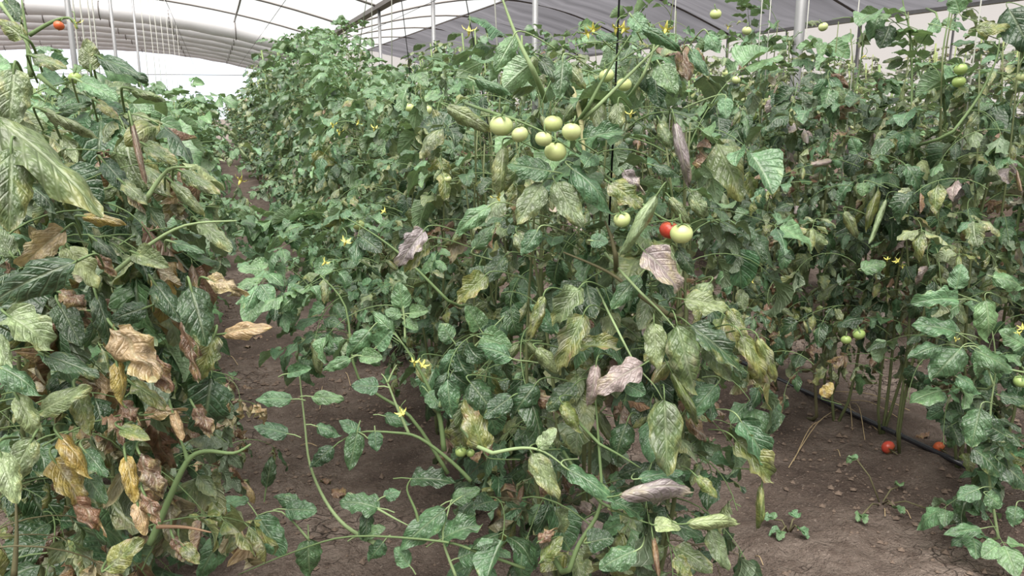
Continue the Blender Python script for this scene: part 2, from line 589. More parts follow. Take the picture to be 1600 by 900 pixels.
# ------------------------------------------------------------------ leaflets
def leaflet_geo(style, seed, nu, nv):
    """unit leaflet: base at the origin, tip at +Y, upper side +Z, width 1 at the widest"""
    r = random.Random(seed * 31 + hash(style) % 7 if False else seed * 31 + sum(map(ord, style)))
    kw = {'round': (0.30, 0.7, 0.03, 0.5, 0.05), 'ovate': (0.36, 1.0, 0.07, 0.7, 0.07), 'lobed': (0.34, 0.9, 0.2, 0.7, 0.08),
          'long': (0.42, 1.3, 0.07, 1.4, 0.08), 'tube': (0.45, 0.5, 0.04, 2.2, 0.05), 'crumple': (0.4, 1.1, 0.16, 1.2, 0.16)}[style]
    peak, curl, serr, roll, wav = kw
    curl *= r.uniform(0.5, 1.5)
    roll *= r.uniform(0.6, 1.3) * (1 if style in ('tube', 'crumple', 'long') else r.choice((1, 1, -0.6)))
    fold = r.uniform(0.05, 0.55)
    ph = [r.uniform(0, 6.28) for _ in range(8)]
    tw = r.uniform(-0.5, 0.5)
    nlob = r.choice((3, 4, 5))
    V, UVs = [], []
    # spine
    ang, py_, pz_ = 0.25, 0.0, 0.0
    spine = []
    for i in range(nu + 1):
        t = i / nu
        spine.append((py_, pz_, ang))
        ang = 0.25 - curl * (t + 1.0 / nu) ** 1.3
        py_ += math.cos(ang) / nu
        pz_ += math.sin(ang) / nu
    for i in range(nu + 1):
        t = i / nu
        y0, z0, an = spine[i]
        # width profile
        g = (t ** (peak * 1.15)) * ((1 - t) ** 0.72)
        gm = (peak * 1.15 / (peak * 1.15 + 0.72)) ** (peak * 1.15) * (0.72 / (peak * 1.15 + 0.72)) ** 0.72
        hw = 0.5 * g / gm
        hw = max(hw, 0.012)
        for j in range(nv + 1):
            s = -1 + 2 * j / nv
            lob = 1.0
            if serr: lob = 1 + serr * math.sin(t * nlob * 6.28 + ph[0] + (1.3 if s > 0 else 0)) * abs(s) ** 2
            x = hw * s * lob
            # roll of the blade across its width
            if abs(roll) > 1e-3:
                q = roll * abs(s) * min(1, hw / 0.35)
                xx = math.copysign(math.sin(q) / roll * hw * lob * 1.0 if False else hw * lob * abs(s) * (math.sin(q) / q if q else 1), s)
                zz = -hw * abs(s) * ((1 - math.cos(q)) / q if q else 0)
            else: xx, zz = x, 0
            zz += abs(xx) * fold
            zz += wav * math.sin(t * 9 + ph[1] + s * 1.5) * abs(s) + 0.6 * wav * math.sin(t * 17 + ph[2] - s * 2) * abs(s)
            if style == 'crumple':
                xx += 0.07 * math.sin(t * 13 + ph[3] + 3 * s); zz += 0.09 * math.sin(t * 11 + s * 5 + ph[4])
            a2 = tw * t
            x2 = xx * math.cos(a2) - zz * math.sin(a2)
            z2 = xx * math.sin(a2) + zz * math.cos(a2)
            V.append((x2, y0 - z2 * math.sin(an), z0 + z2 * math.cos(an)))
            UVs.append(((s + 1) / 2, t))
    Fc = []
    for i in range(nu):
        for j in range(nv):
            a = i * (nv + 1) + j
            Fc.append((a, a + 1, a + nv + 2, a + nv + 1))
    return V, Fc, UVs


STYLES = ('round', 'ovate', 'lobed', 'long', 'tube', 'crumple')
NSEED = 5
LEAF_MED, LEAF_HI, LEAF_LOW = {}, {}, {}
for st in STYLES:
    for s in range(NSEED):
        V, Fc, U = leaflet_geo(st, s, 8, 4)
        LEAF_MED[st, s] = mesh_of('leaflet_' + st, V, Fc, M_LEAF, U)
        V, Fc, U = leaflet_geo(st, s, 16, 8)
        LEAF_HI[st, s] = mesh_of('leaf_' + st, V, Fc, M_LEAF, U)
        LEAF_LOW[st, s] = leaflet_geo(st, s, 4, 2)
ASPECT = {'round': 0.72, 'ovate': 0.52, 'lobed': 0.62, 'long': 0.42, 'tube': 0.34, 'crumple': 0.5}

# leaf colours: rgb, how sick (blotched), styles it comes in
PALETTE = {
    'G': (lin(98, 132, 102), 0.06, ('round', 'ovate', 'lobed', 'ovate')),
    'N': (lin(124, 158, 124), 0.04, ('round', 'round', 'ovate', 'lobed')),
    'D': (lin(66, 94, 68), 0.1, ('ovate', 'lobed', 'ovate', 'round')),
    'g': (lin(142, 154, 120), 0.38, ('ovate', 'lobed', 'long', 'long')),
    'L': (lin(186, 196, 158), 0.2, ('ovate', 'long')),
    'Y': (lin(132, 146, 90), 0.6, ('ovate', 'long', 'lobed')),
    'W': (lin(122, 140, 100), 0.5, ('ovate', 'long')),
    'O': (lin(206, 166, 92), 0.6, ('ovate', 'long')),
    'B': (lin(158, 116, 104), 0.4, ('crumple', 'crumple', 'tube')),
    'T': (lin(216, 178, 154), 0.36, ('crumple', 'long')),
    'P': (lin(190, 164, 184), 0.36, ('long', 'lobed', 'ovate')),
}


def leaf_color(code, r, jit=0.16):
    c, sick, _ = PALETTE[code]
    b = 1 + r.uniform(-jit, jit)
    h = r.uniform(-0.07, 0.07)
    return (c[0] * b * (1 + h), c[1] * b, c[2] * b * (1 - h), min(1, max(0, sick + r.uniform(-0.12, 0.15))))


def pick(pal, r):
    q = r.random() * sum(x for _, x in pal)
    for c, x in pal:
        q -= x
        if q <= 0: return c
    return pal[-1][0]


# compound leaf templates: a rachis of length 1 with its leaflets
def template(seed, droop, wilt, pairs):
    r = random.Random(seed)
    n = 8
    pts, dirs = [], []
    ang, p = 0.35, Vector((0, 0, 0))
    sway = r.uniform(-0.5, 0.5)
    for i in range(n + 1):
        t = i / n
        pts.append(p.copy())
        d = Vector((math.sin(sway * t), math.cos(ang), math.sin(ang))).normalized()
        dirs.append(d)
        p = p + d / n
        ang -= droop / n
    leaflets = []

    def place(t, side, size):
        f = t * n
        i = min(int(f), n - 1)
        q = pts[i].lerp(pts[i + 1], f - i)
        d = dirs[min(i + 1, n)]
        lat = d.cross(Vector((0, 0, 1))).normalized()
        if side == 0: ax = d.copy()
        else: ax = (d * r.uniform(0.2, 0.7) + lat * side).normalized()
        ax = (ax + Vector((0, 0, -1)) * wilt * r.uniform(0.5, 1.4) + Vector((r.uniform(-.15, .15), r.uniform(-.15, .15), r.uniform(-.15, .2)))).normalized()
        nrm = Vector((r.uniform(-.35, .35), r.uniform(-.35, .35), 1)) + d * wilt * 1.2
        nrm = (nrm - ax * nrm.dot(ax)).normalized()
        xx = ax.cross(nrm)
        mt = Matrix((xx, ax, nrm)).transposed().to_4x4()
        base = q + (ax * 0.05 if side else Vector())
        mt.translation = base
        leaflets.append((mt, size, q, base))

    place(1.0, 0, r.uniform(0.38, 0.46))
    for k in range(pairs):
        t = 0.42 + 0.5 * k / max(1, pairs - 1) if pairs > 1 else 0.7
        for sd in (-1, 1):
            place(min(0.97, t + r.uniform(-.04, .04)), sd, r.uniform(0.24, 0.36) * (1.0 if k else 0.85))
    V, Fc = tube_geo(pts, [0.0085 - 0.0045 * i / n for i in range(n + 1)], 4, False)
    for mt, size, q, b in leaflets:
        if (b - q).length > 0.01:
            v2, f2 = tube_geo([q, b], 0.005, 3, False)
            o = len(V)
            V += v2; Fc += [tuple(i + o for i in f) for f in f2]
    return dict(V=V, F=Fc, leaflets=leaflets, me=mesh_of('leaf_stalk', V, Fc, M_STEM))


TPL_FRESH = [template(100 + i, 0.7 + 0.16 * i, 0.12 + 0.05 * i, 3 if i % 3 else 2) for i in range(7)]
TPL_WILT = [template(200 + i, 1.2 + 0.15 * i, 0.9 + 0.2 * i, 3 if i % 2 else 2) for i in range(7)]


def join_template(tp, pal, seed, low=False):
    r = random.Random(seed)
    V, Fc, U, T, MI = [], [], [], [], []
    V += [tuple(v) for v in tp['V']]; Fc += list(tp['F']); U += [(0.5, 0.5)] * len(V); T += [(1, 1, 1, 0)] * len(V); MI += [1] * len(Fc)
    for mt, size, q, b in tp['leaflets']:
        code = pick(pal, r)
        st = r.choice(PALETTE[code][2])
        v2, f2, u2 = LEAF_LOW[st, r.randrange(NSEED)] if low else leaflet_geo(st, r.randrange(NSEED), 6, 4)
        col = leaf_color(code, r)
        A = mt @ Matrix.Diagonal((size * ASPECT[st] * 1.1, size, size, 1))
        o = len(V)
        V += [tuple(A @ Vector(v)) for v in v2]
        Fc += [tuple(i + o for i in f) for f in f2]
        U += u2; T += [col] * len(v2); MI += [0] * len(f2)
    return V, Fc, U, T, MI


def joined_mesh(tp, pal, seed, low=False):
    V, Fc, U, T, MI = join_template(tp, pal, seed, low)
    return mesh_of('leaf', V, Fc, [M_LEAFJ, M_STEMJ], U, True, MI, T)


PAL_LEFT = [('G', 3), ('g', 3), ('W', 2.4), ('Y', 1), ('B', .8), ('O', .15), ('D', 3), ('L', .4)]
PAL_LEFT_LOW = [('G', 2.5), ('g', 2), ('Y', 1.4), ('W', 1.4), ('B', 2.6), ('O', .5), ('T', 1.0), ('D', 3.4)]
PAL_MID = [('G', 4.0), ('g', 2.6), ('W', 1.4), ('Y', .8), ('P', .4), ('B', .35), ('D', 3.4), ('N', .8)]
PAL_MID_LOW = [('G', 4), ('g', 2), ('Y', 1.3), ('B', 0.5), ('D', 3.5), ('N', 1)]
PAL_NEW = [('N', 6), ('G', 3)]
PAL_RIGHT = [('D', 4), ('g', 3), ('Y', 1.6), ('B', 0.5), ('G', 2.6), ('P', 0.5)]
PAL_RIGHT_LOW = [('D', 3), ('g', 2.5), ('Y', 1.8), ('B', 1.6), ('G', 1.5)]
PAL_FAR = [('G', 4), ('N', 2), ('g', 2), ('W', 1.2), ('Y', .6), ('D', 3.5), ('B', .3)]
JT = {}
for nm, pal in (('mid', PAL_MID), ('right', PAL_RIGHT), ('far', PAL_FAR), ('low', PAL_RIGHT_LOW), ('new', PAL_NEW)):
    JT[nm] = [joined_mesh(tp, pal, 300 + i) for i, tp in enumerate(TPL_FRESH + (TPL_WILT if nm != 'new' else []))]

# ground that the photograph shows bare: no random foliage of the near plants is grown in front of it
CLEAR = [
    [(352, 470), (395, 400), (440, 430), (470, 520), (560, 560), (600, 600), (640, 640), (690, 700), (650, 750), (640, 790), (580, 850), (470, 840), (400, 780), (335, 700), (330, 560)],
    [(1150, 740), (1215, 640), (1250, 650), (1300, 560), (1400, 560), (1440, 640), (1490, 700), (1505, 760), (1440, 800), (1470, 860), (1560, 900), (1160, 900), (1150, 830)],
    [(300, 85), (440, 100), (365, 155), (340, 155)],
    [(1215, 640), (1320, 640), (1500, 760), (1300, 760)],
]


def inside(px, py, poly):
    c = False
    j = len(poly) - 1
    for i in range(len(poly)):
        (xi, yi), (xj, yj) = poly[i], poly[j]
        if (yi > py) != (yj > py) and px < (xj - xi) * (py - yi) / (yj - yi) + xi: c = not c
        j = i
    return c


def clear_ok(P, near):
    px, py, D = pix(P)
    if D < near: return False
    return not any(inside(px, py, q) for q in CLEAR)


STEM_G = (*lin(112, 136, 90), 1)
STEM_B = (*lin(104, 100, 74), 1)
STEM_P = (*lin(150, 172, 124), 1)


def vine(parent, loc, H, r, lean=0.14, rad=0.0065, name='stem', color=None):
    """a wobbling stem in plant space; returns its points"""
    tx, ty = r.uniform(-lean, lean), r.uniform(-lean, lean)
    a, b = r.uniform(0, 6.28), r.uniform(0, 6.28)
    pts = []
    n = 12
    for i in range(n + 1):
        t = i / n
        pts.append(Vector((tx * t ** 0.6 + 0.035 * math.sin(5 * t + a) * t ** 0.4, ty * t ** 0.6 + 0.035 * math.sin(6 * t + b) * t ** 0.4, -0.04 + (H + 0.04) * t)))
    V, Fc = tube_geo(pts, [rad * (1.1 - 0.75 * i / n) for i in range(n + 1)], 6)
    link(name, mesh_of('stem', V, Fc, M_STEM), parent, None, color or (*lin(112, 122, 84), 1))
    return pts


def path_at(pts, t):
    f = t * (len(pts) - 1)
    i = min(int(f), len(pts) - 2)
    return pts[i].lerp(pts[i + 1], f - i)


def make_plant(X, Y, H, detail, pal, pal_low, label, group, seed, n_leaf=48, zmin=0.22, wilt=0.5, size=(0.2, 0.31), near=0.9, jt='mid', vines=3, lean=0.16, low_cut=0.45, side=0.0):
    r = random.Random(seed)
    base = Vector((X, Y, sz(X, Y)))
    pl = empty('tomato_plant', base)
    tag(pl, label, 'plant', group)
    paths = [vine(pl, base, H * r.uniform(0.88, 1.0), r, lean) for _ in range(vines)]
    cnt = 0
    tries = 0
    while cnt < n_leaf and tries < n_leaf * 3:
        tries += 1
        pth = r.choice(paths)
        t = zmin / H + (1 - zmin / H) * (tries % n_leaf + r.random()) / n_leaf
        t = min(t, 0.995)
        q = path_at(pth, t)
        az = r.uniform(0, 2 * math.pi)
        if r.random() < 0.45: az = (math.pi / 2 if r.random() < 0.5 + side else -math.pi / 2) + r.uniform(-0.6, 0.6)   # lean out into the aisles
        ln = r.uniform(*size) * (1.0 if t < 0.82 else 1.35 - 0.75 * (t - 0.4))
        pitch = r.uniform(-0.35, 0.45) + (0.5 if t > 0.9 else 0)
        lowp = q.z < low_cut
        wl = r.random() < (wilt if t < 0.85 else 0.1)
        tps = TPL_WILT if wl else TPL_FRESH
        A = Matrix.Translation(q) @ Matrix.Rotation(az, 4, 'Z') @ Matrix.Rotation(pitch, 4, 'X') @ Matrix.Rotation(r.uniform(-.3, .3), 4, 'Y') @ Matrix.Scale(ln, 4)
        mid = base + A @ Vector((0, 0.6, 0.05))
        k = r.randrange(len(tps))
        tp = tps[k]
        top = t > 0.87
        cpal = pal_low if lowp else ([('N', 4), ('G', 3), ('g', 1)] if top else pal)
        if detail == 1:
            if not clear_ok(mid, near): continue
            b = r.uniform(0.75, 1.2)
            lib = JT['low'] if lowp and jt == 'right' else JT['new'] if top else JT[jt]
            idx = k if lib is JT['new'] else (7 + k if wl else k)
            idx = min(idx, len(lib) - 1)
            link('leaf', lib[idx], pl, A, (b, b * r.uniform(0.97, 1.03), b * r.uniform(0.92, 1.05), 1))
            cnt += 1
            continue
        keep = [x for x in tp['leaflets'] if clear_ok(base + A @ (x[3] + x[0].col[1].to_3d() * x[1] * 0.6), near)]
        if len(keep) < 3: continue
        lf = link('leaf', tp['me'], pl, A, STEM_G if not lowp else STEM_B)
        lc = pick(cpal, r)
        for mt, sz_, q_, b_ in keep:
            code = lc if r.random() < 0.6 else pick(cpal, r)
            st = r.choice(PALETTE[code][2])
            s2 = sz_ * r.uniform(0.9, 1.2)
            link('leaflet', LEAF_MED[st, r.randrange(NSEED)], lf, mt @ Matrix.Diagonal((s2 * ASPECT[st] * 1.1, s2, s2, 1)), leaf_color(code, r))
        pl['n_'] = pl.get('n_', 0) + len(keep)
        cnt += 1
    return pl


# far plants: shared stems and one shared foliage mesh each
def far_library(n, H, n_leaf, seed):
    r = random.Random(seed)
    V, Fc, U, T, MI = [], [], [], [], []
    SV, SF = [], []
    for k in range(3):
        tx, ty = r.uniform(-.2, .2), r.uniform(-.2, .2)
        pts = [Vector((tx * (i / 6) ** .6, ty * (i / 6) ** .6, H * i / 6 - (0.04 if i == 0 else 0))) for i in range(7)]
        v2, f2 = tube_geo(pts, 0.006, 4)
        o = len(SV); SV += v2; SF += [tuple(i + o for i in f) for f in f2]
        for j in range(n_leaf // 3):
            t = 0.12 + 0.87 * (j + r.random()) / (n_leaf / 3)
            q = path_at(pts, min(t, .99))
            wl = r.random() < 0.4
            tp = r.choice(TPL_WILT if wl else TPL_FRESH)
            pal = PAL_MID_LOW if t < .3 else PAL_FAR
            v2, f2, u2, t2, m2 = join_template(tp, pal, r.randrange(9999), True)
            A = Matrix.Translation(q) @ Matrix.Rotation(r.uniform(0, 6.28), 4, 'Z') @ Matrix.Rotation(r.uniform(-.3, .5), 4, 'X') @ Matrix.Scale(r.uniform(.15, .25), 4)
            o = len(V)
            V += [tuple(A @ Vector(v)) for v in v2]
            Fc += [tuple(i + o for i in f) for f in f2]
            b = r.uniform(.8, 1.2)
            U += u2; T += [(c[0] * b, c[1] * b, c[2] * b, c[3]) for c in t2]; MI += m2
    return mesh_of('stem', SV, SF, M_STEMJ), mesh_of('foliage', V, Fc, [M_LEAFJ, M_STEMJ], U, True, MI, T)


FAR = [far_library(i, 1.8, 96, 900 + i) for i in range(5)]


def far_plant(X, Y, H, label, group, r):
    base = Vector((X, Y, sz(X, Y)))
    pl = empty('tomato_plant', base)
    pl.rotation_euler.z = r.uniform(0, 6.28)
    pl.scale = (1.5, 1.4, H / 1.8)
    tag(pl, label, 'plant', group)
    s, f_ = FAR[r.randrange(len(FAR))]
    b = r.uniform(.85, 1.15)
    link('stem', s, pl)
    tag(link('foliage', f_, pl, None, (b, b, b, 1)), kind='stuff')
    return pl


# ------------------------------------------------------------------ the plants
def nth(n):
    w1 = ['', 'first', 'second', 'third', 'fourth', 'fifth', 'sixth', 'seventh', 'eighth', 'ninth', 'tenth', 'eleventh', 'twelfth', 'thirteenth',
          'fourteenth', 'fifteenth', 'sixteenth', 'seventeenth', 'eighteenth', 'nineteenth', 'twentieth']
    return w1[n] if n <= 20 else 'twenty-' + w1[n - 20]


r = random.Random(11)
# left row: the sick plant beside the camera, then the row going back
LEFT, LEFT_MID, MID_MID = [], [], []
for i, y in enumerate((1.05, 1.45, 1.85)):
    lb = ['blighted tomato plant with brown crumpled and yellow leaves at left edge',
          'yellowing tomato plant just behind the brown-leaved one at the left',
          'green and yellow tomato plant, third back in the left row'][i]
    LEFT.append(make_plant(ROWS['left'] - 0.04, y, (1.5, 1.5, 1.52)[i], 2, PAL_LEFT, PAL_LEFT_LOW, lb, 'plants of the left row', 40 + i,
                           n_leaf=(40, 44, 44)[i], wilt=0.65, size=(0.16, 0.23), near=0.98, low_cut=0.9, side=-0.3 if i == 0 else -0.1, lean=0.12))
y = 2.3
while y < 32:
    H = 1.38 + 0.1 * r.random()
    X = ROWS['left'] - 0.03 + r.uniform(-.05, .05)
    nl = globals().get('nl', 3) + 1
    lbl = 'leafy green tomato plant farther back in the left row' if y >= 9 else 'leafy green tomato plant, %s back in the left row' % nth(nl)
    if y < 9: q = make_plant(X, y, H, 1, PAL_LEFT, PAL_LEFT_LOW, lbl, 'distant plants of the left row', int(y * 100), n_leaf=90, wilt=.4, jt='far', size=(.17, .27), zmin=.12, lean=.26); LEFT_MID.append(q); y += .42
    else: far_plant(X, y, H, lbl, 'distant plants of the left row', r); y += .55
# middle row: the fruiting plant in the centre of the picture and those behind it
MID = []
names = ['drooping tomato plant at the near end of the middle row, pale fruit cluster above',
         'tomato plant behind the fruiting one in the middle row, black twine rising from it',
         'bushy tomato plant, third back in the middle row, above the sprawling young shoots',
         'bushy tomato plant, fourth back in the middle row',
         'bushy tomato plant, fifth back in the middle row',
         'bushy tomato plant, sixth back in the middle row',
         'bushy tomato plant, seventh back in the middle row']
for i, y in enumerate((1.58, 1.9, 2.25, 2.6, 2.98, 3.36, 3.75)):
    MID.append(make_plant(ROWS['middle'] + r.uniform(-.06, .06) + (0.05 if i == 0 else 0), y, (1.5, 1.56, 1.52, 1.5, 1.5, 1.52, 1.55)[i], 2, PAL_MID, PAL_MID_LOW, names[i], 'near plants of the middle row',
                          60 + i, n_leaf=(52, 52, 50, 48, 46, 46, 46)[i], zmin=0.1 if i < 3 else .2, wilt=0.6 if i < 2 else 0.3, size=(0.19, 0.29), near=1.25, lean=0.2, side=0.1, low_cut=.4))
y = 4.15
while y < 33:
    if y < 8: H = 1.56 + (y - 4.15) * 0.13
    elif y < 9.8: H = 2.08
    elif y < 12: H = 1.85
    else: H = max(1.5, 1.9 - (y - 12) * 0.06)
    H += r.uniform(-.1, .1)
    X = ROWS['middle'] + r.uniform(-.06, .06)
    nm_ = globals().get('nm_', 7) + 1
    lbl = 'green tomato plant in the middle row receding towards the bright far end' if y >= 9.5 else 'green tomato plant, %s back in the middle row' % nth(nm_)
    if y < 9.5: q = make_plant(X, y, H, 1, PAL_MID, PAL_MID_LOW, lbl, 'distant plants of the middle row', int(y * 100) + 7, n_leaf=110, zmin=.12, wilt=.3, jt='mid' if r.random() < .5 else 'far', size=(.17, .27), lean=.28); MID_MID.append(q); y += .4
    else: far_plant(X, y, H, lbl, 'distant plants of the middle row', r); y += .5
# right row
RIGHT = []
names = ['healthy dark green tomato plant at the near end of the right row',
         'tomato plant second from the near end of the right row, pale curled leaves',
         'tomato plant third from the near end of the right row, above the hose end',
         'tomato plant with bare forked dark stem beside the black hose',
         'tomato plant fifth from the near end of the right row, beside the gutter post',
         'tomato plant sixth from the near end of the right row',
         'tomato plant seventh from the near end of the right row']
for i, y in enumerate((1.72, 2.08, 2.46, 2.85, 3.24, 3.64, 4.05)):
    RIGHT.append(make_plant(ROWS['right'] + r.uniform(-.04, .04), y, (1.72, 1.78, 1.84, 1.8, 1.84, 1.95, 2.0)[i], 2, PAL_RIGHT, PAL_RIGHT_LOW, names[i], 'near plants of the right row',
                            80 + i, n_leaf=48, zmin=0.42 if i > 1 else .2, wilt=0.6, size=(0.19, 0.29), near=1.8, lean=0.16, low_cut=.6))
y = 4.46
while y < 32:
    H = 2.0 + r.uniform(-.1, .1) - (0.1 if y > 10 else 0)
    nr_ = globals().get('nr_', 7) + 1
    lbl = 'tall tomato plant farther back in the right row, behind the middle row' if y >= 6.5 else 'tall tomato plant, %s from the near end of the right row' % nth(nr_)
    if y < 6.5: make_plant(ROWS['right'], y, H, 1, PAL_RIGHT, PAL_RIGHT_LOW, lbl, 'distant plants of the right row', int(y * 100) + 3, n_leaf=50, wilt=.4, jt='right', lean=.18); y += .42
    else: far_plant(ROWS['right'] + r.uniform(-.05, .05), y, H, lbl, 'distant plants of the right row', r); y += .6
y = 2.0
while y < 12:
    far_plant(ROWS['fourth'] + r.uniform(-.1, .1), y, 1.65 + r.uniform(-.15, .1), 'dim tomato plant in the row behind the right row', 'plants behind the right row', r)
    y += .42
y = 3.5
while y < 20:
    far_plant(ROWS['outer_left'] + r.uniform(-.1, .1), y, 1.6 + r.uniform(-.1, .1), 'dim tomato plant in the row behind the left row', 'plants behind the left row', r)
    y += .55

# bushes outside: behind the side film and past the open end
def bush(X, Y, H, W, label, group, r):
    b = empty('outdoor_bush', (X, Y, sz(X, Y)))
    tag(b, label, 'bush', group)
    s, f_ = FAR[r.randrange(len(FAR))]
    b.rotation_euler.z = r.uniform(0, 6)
    b.scale = (W * 2.6, W * 2.6, H / 1.75)
    link('stem', s, b)
    tag(link('foliage', f_, b, None, (.5, .5, .5, 1)), kind='stuff')


for i in range(34):
    bush(10.8 + (i % 2) * .8 + r.uniform(0, .3), 3.0 + i * .7 + r.uniform(-.3, .3), r.uniform(2.0, 2.5), r.uniform(.75, .95), 'dark bush outside, dimly seen through the side film', 'bushes outside the side film', r)
for i in range(7):
    bush(-7.5 + i * 2.2, 44 + r.uniform(-2, 4), r.uniform(1.3, 1.6), 1.2, 'small bush outside past the open far end', 'bushes past the far end', r)

# ------------------------------------------------------------------ leaves that stand out in the photograph
HERO = []


def hero(plant, x0, y0, x1, y1, wd, code, d, st=None, dz=0.0, roll=0.0, seed=None, nrm=None):
    rr = random.Random(int(x0 * 7 + y0 * 13 + x1))
    p0, p1 = at(x0, y0, d), at(x1, y1, d + dz)
    if st is None: st = rr.choice(PALETTE[code][2])
    ax = p1 - p0
    L = ax.length
    ax.normalize()
    toward = (EYE - (p0 + p1) / 2).normalized()
    n_ = toward * 0.85 + Vector((0, 0, 0.45)) + Vector((rr.uniform(-.2, .2), rr.uniform(-.2, .2), 0))
    n_ = (n_ - ax * n_.dot(ax)).normalized()
    n_ = Quaternion(ax, roll) @ n_
    xx = ax.cross(n_)
    W = wd / FPX * d
    A = Matrix((xx, ax, n_)).transposed().to_4x4()
    A.translation = p0
    L2 = L * 1.12
    rel = {'tube': 1.5, 'long': 1.15, 'crumple': 1.25}.get(st, 1.05)
    A = A @ Matrix.Rotation(0.12, 4, 'X') @ Matrix.Diagonal((W * rel, L2, L2 * 0.75, 1))
    lf = link('leaf', LEAF_HI[st, rr.randrange(NSEED) if seed is None else seed], plant, Matrix.Translation(-plant.location) @ A, leaf_color(code, rr, 0.08))
    # its stalk, bending back into the plant
    short = code in 'NGD' and plant is MID[1]
    inn = (Vector((plant.location.x, plant.location.y, p0.z)) - p0)
    inn = inn.normalized() if inn.length > 1e-4 else Vector((0, 0, 1))
    if plant is LEFT[0]: inn = (Vector((FW.x, FW.y, 0)) * 0.6 + inn * 0.25).normalized()
    pts = smooth_path([p0 + ax * 0.01, p0 - ax * 0.13 * L, p0 - ax * 0.2 * L + inn * 0.03 + Vector((0, 0, -0.008)), p0 - ax * 0.18 * L + inn * 0.09 + Vector((0, 0, -0.03))], 3)
    if short: pts = [p0 + ax * .01, p0 - ax * .22 * L, p0 - ax * .42 * L + Vector((0, 0, -.004))]
    n4 = 4
    V0, Fc = tube_geo(pts, [0.0016, 0.002, 0.002, 0.0022] * 3, n4, False) if len(pts) == 12 else tube_geo(pts, 0.0016, n4, False)
    inv = (Matrix.Translation(-plant.location) @ A).inverted()
    V = [inv @ (v - plant.location) for v in V0]
    link('petiole', mesh_of('petiole', V, Fc, M_STEM), lf, None, STEM_P if code in 'NG' else STEM_G)
    return lf


def heroes(plant, d, text):
    """one leaf a line: x0 y0 x1 y1 width colour [style] [depth offset]"""
    for ln in text.strip().splitlines():
        q = ln.split()
        st, dd = None, 0.0
        for e in q[6:]:
            if e[0].isalpha(): st = e
            else: dd = float(e)
        hero(plant, *[float(v) for v in q[:5]], q[5], d + dd, st)


heroes(LEFT[0], 0.92, '''
50 88 102 108 28 W ovate
142 110 138 66 32 g ovate
155 90 226 130 28 D ovate
122 126 180 158 34 N ovate
200 138 258 152 22 W long
22 108 14 195 56 g ovate -.06
66 172 152 208 26 g long
90 178 142 164 18 D ovate
150 158 184 186 20 Y ovate .05
2 190 146 334 84 W ovate -.08
18 232 14 352 66 W ovate -.1
205 188 228 282 17 B tube -.02
225 226 274 256 28 W ovate .06
282 268 340 302 30 W ovate .1
190 284 228 318 26 g ovate .06
268 284 318 334 26 g long .08
128 338 192 346 24 O long
102 358 40 412 38 T lobed -.03
104 384 150 446 38 L lobed
122 408 -6 474 50 D ovate -.1
212 396 262 420 32 g round .05
268 378 316 396 24 G ovate .1
310 346 358 392 30 g ovate .1
325 436 378 456 30 T crumple .08
145 372 188 408 26 D ovate .05
150 398 178 428 20 B crumple .04
12 492 78 540 54 L lobed -.04
92 456 136 478 34 B crumple
298 448 320 534 58 D ovate
348 522 420 512 32 T long .05
178 512 240 584 64 T crumple -.02
182 564 194 630 31 O ovate -.02
232 556 264 606 36 B crumple
336 522 314 590 36 Y lobed .04
286 500 308 584 28 B crumple .03
205 598 258 640 32 Y ovate .02
92 474 126 538 38 D round .02
72 556 148 592 34 D ovate -.02
-4 572 62 612 44 G ovate -.06
62 644 142 610 38 g ovate -.03
26 618 60 682 34 L long -.04
118 608 140 674 34 Y ovate
188 668 232 688 24 Y round
190 628 214 658 26 B crumple
228 648 282 640 22 T crumple .02
268 638 284 684 18 T tube .02
304 636 332 680 26 B crumple .05
-8 520 14 580 26 L ovate -.05
0 706 26 780 40 L ovate -.08
52 684 18 752 44 g ovate -.04
92 680 142 742 36 O ovate -.02
130 702 162 744 28 G ovate
84 718 128 784 44 O lobed
196 712 208 780 26 O ovate
220 712 256 780 40 B crumple
224 768 246 812 28 B crumple
214 782 226 832 28 T ovate
134 742 162 784 30 G ovate .03
116 778 158 828 32 B crumple
168 888 224 846 44 Y ovate -.03
270 838 286 872 20 B crumple .05
284 850 310 878 24 Y ovate .05
20 400 -10 360 34 g ovate
48 292 90 330 30 D ovate .08
160 250 200 300 34 D ovate .08
240 440 280 500 36 D ovate .06
230 480 180 500 36 D ovate .08
150 460 175 540 34 D ovate .05
40 60 -6 30 30 Y ovate
8 0 30 34 30 D ovate .1
''')
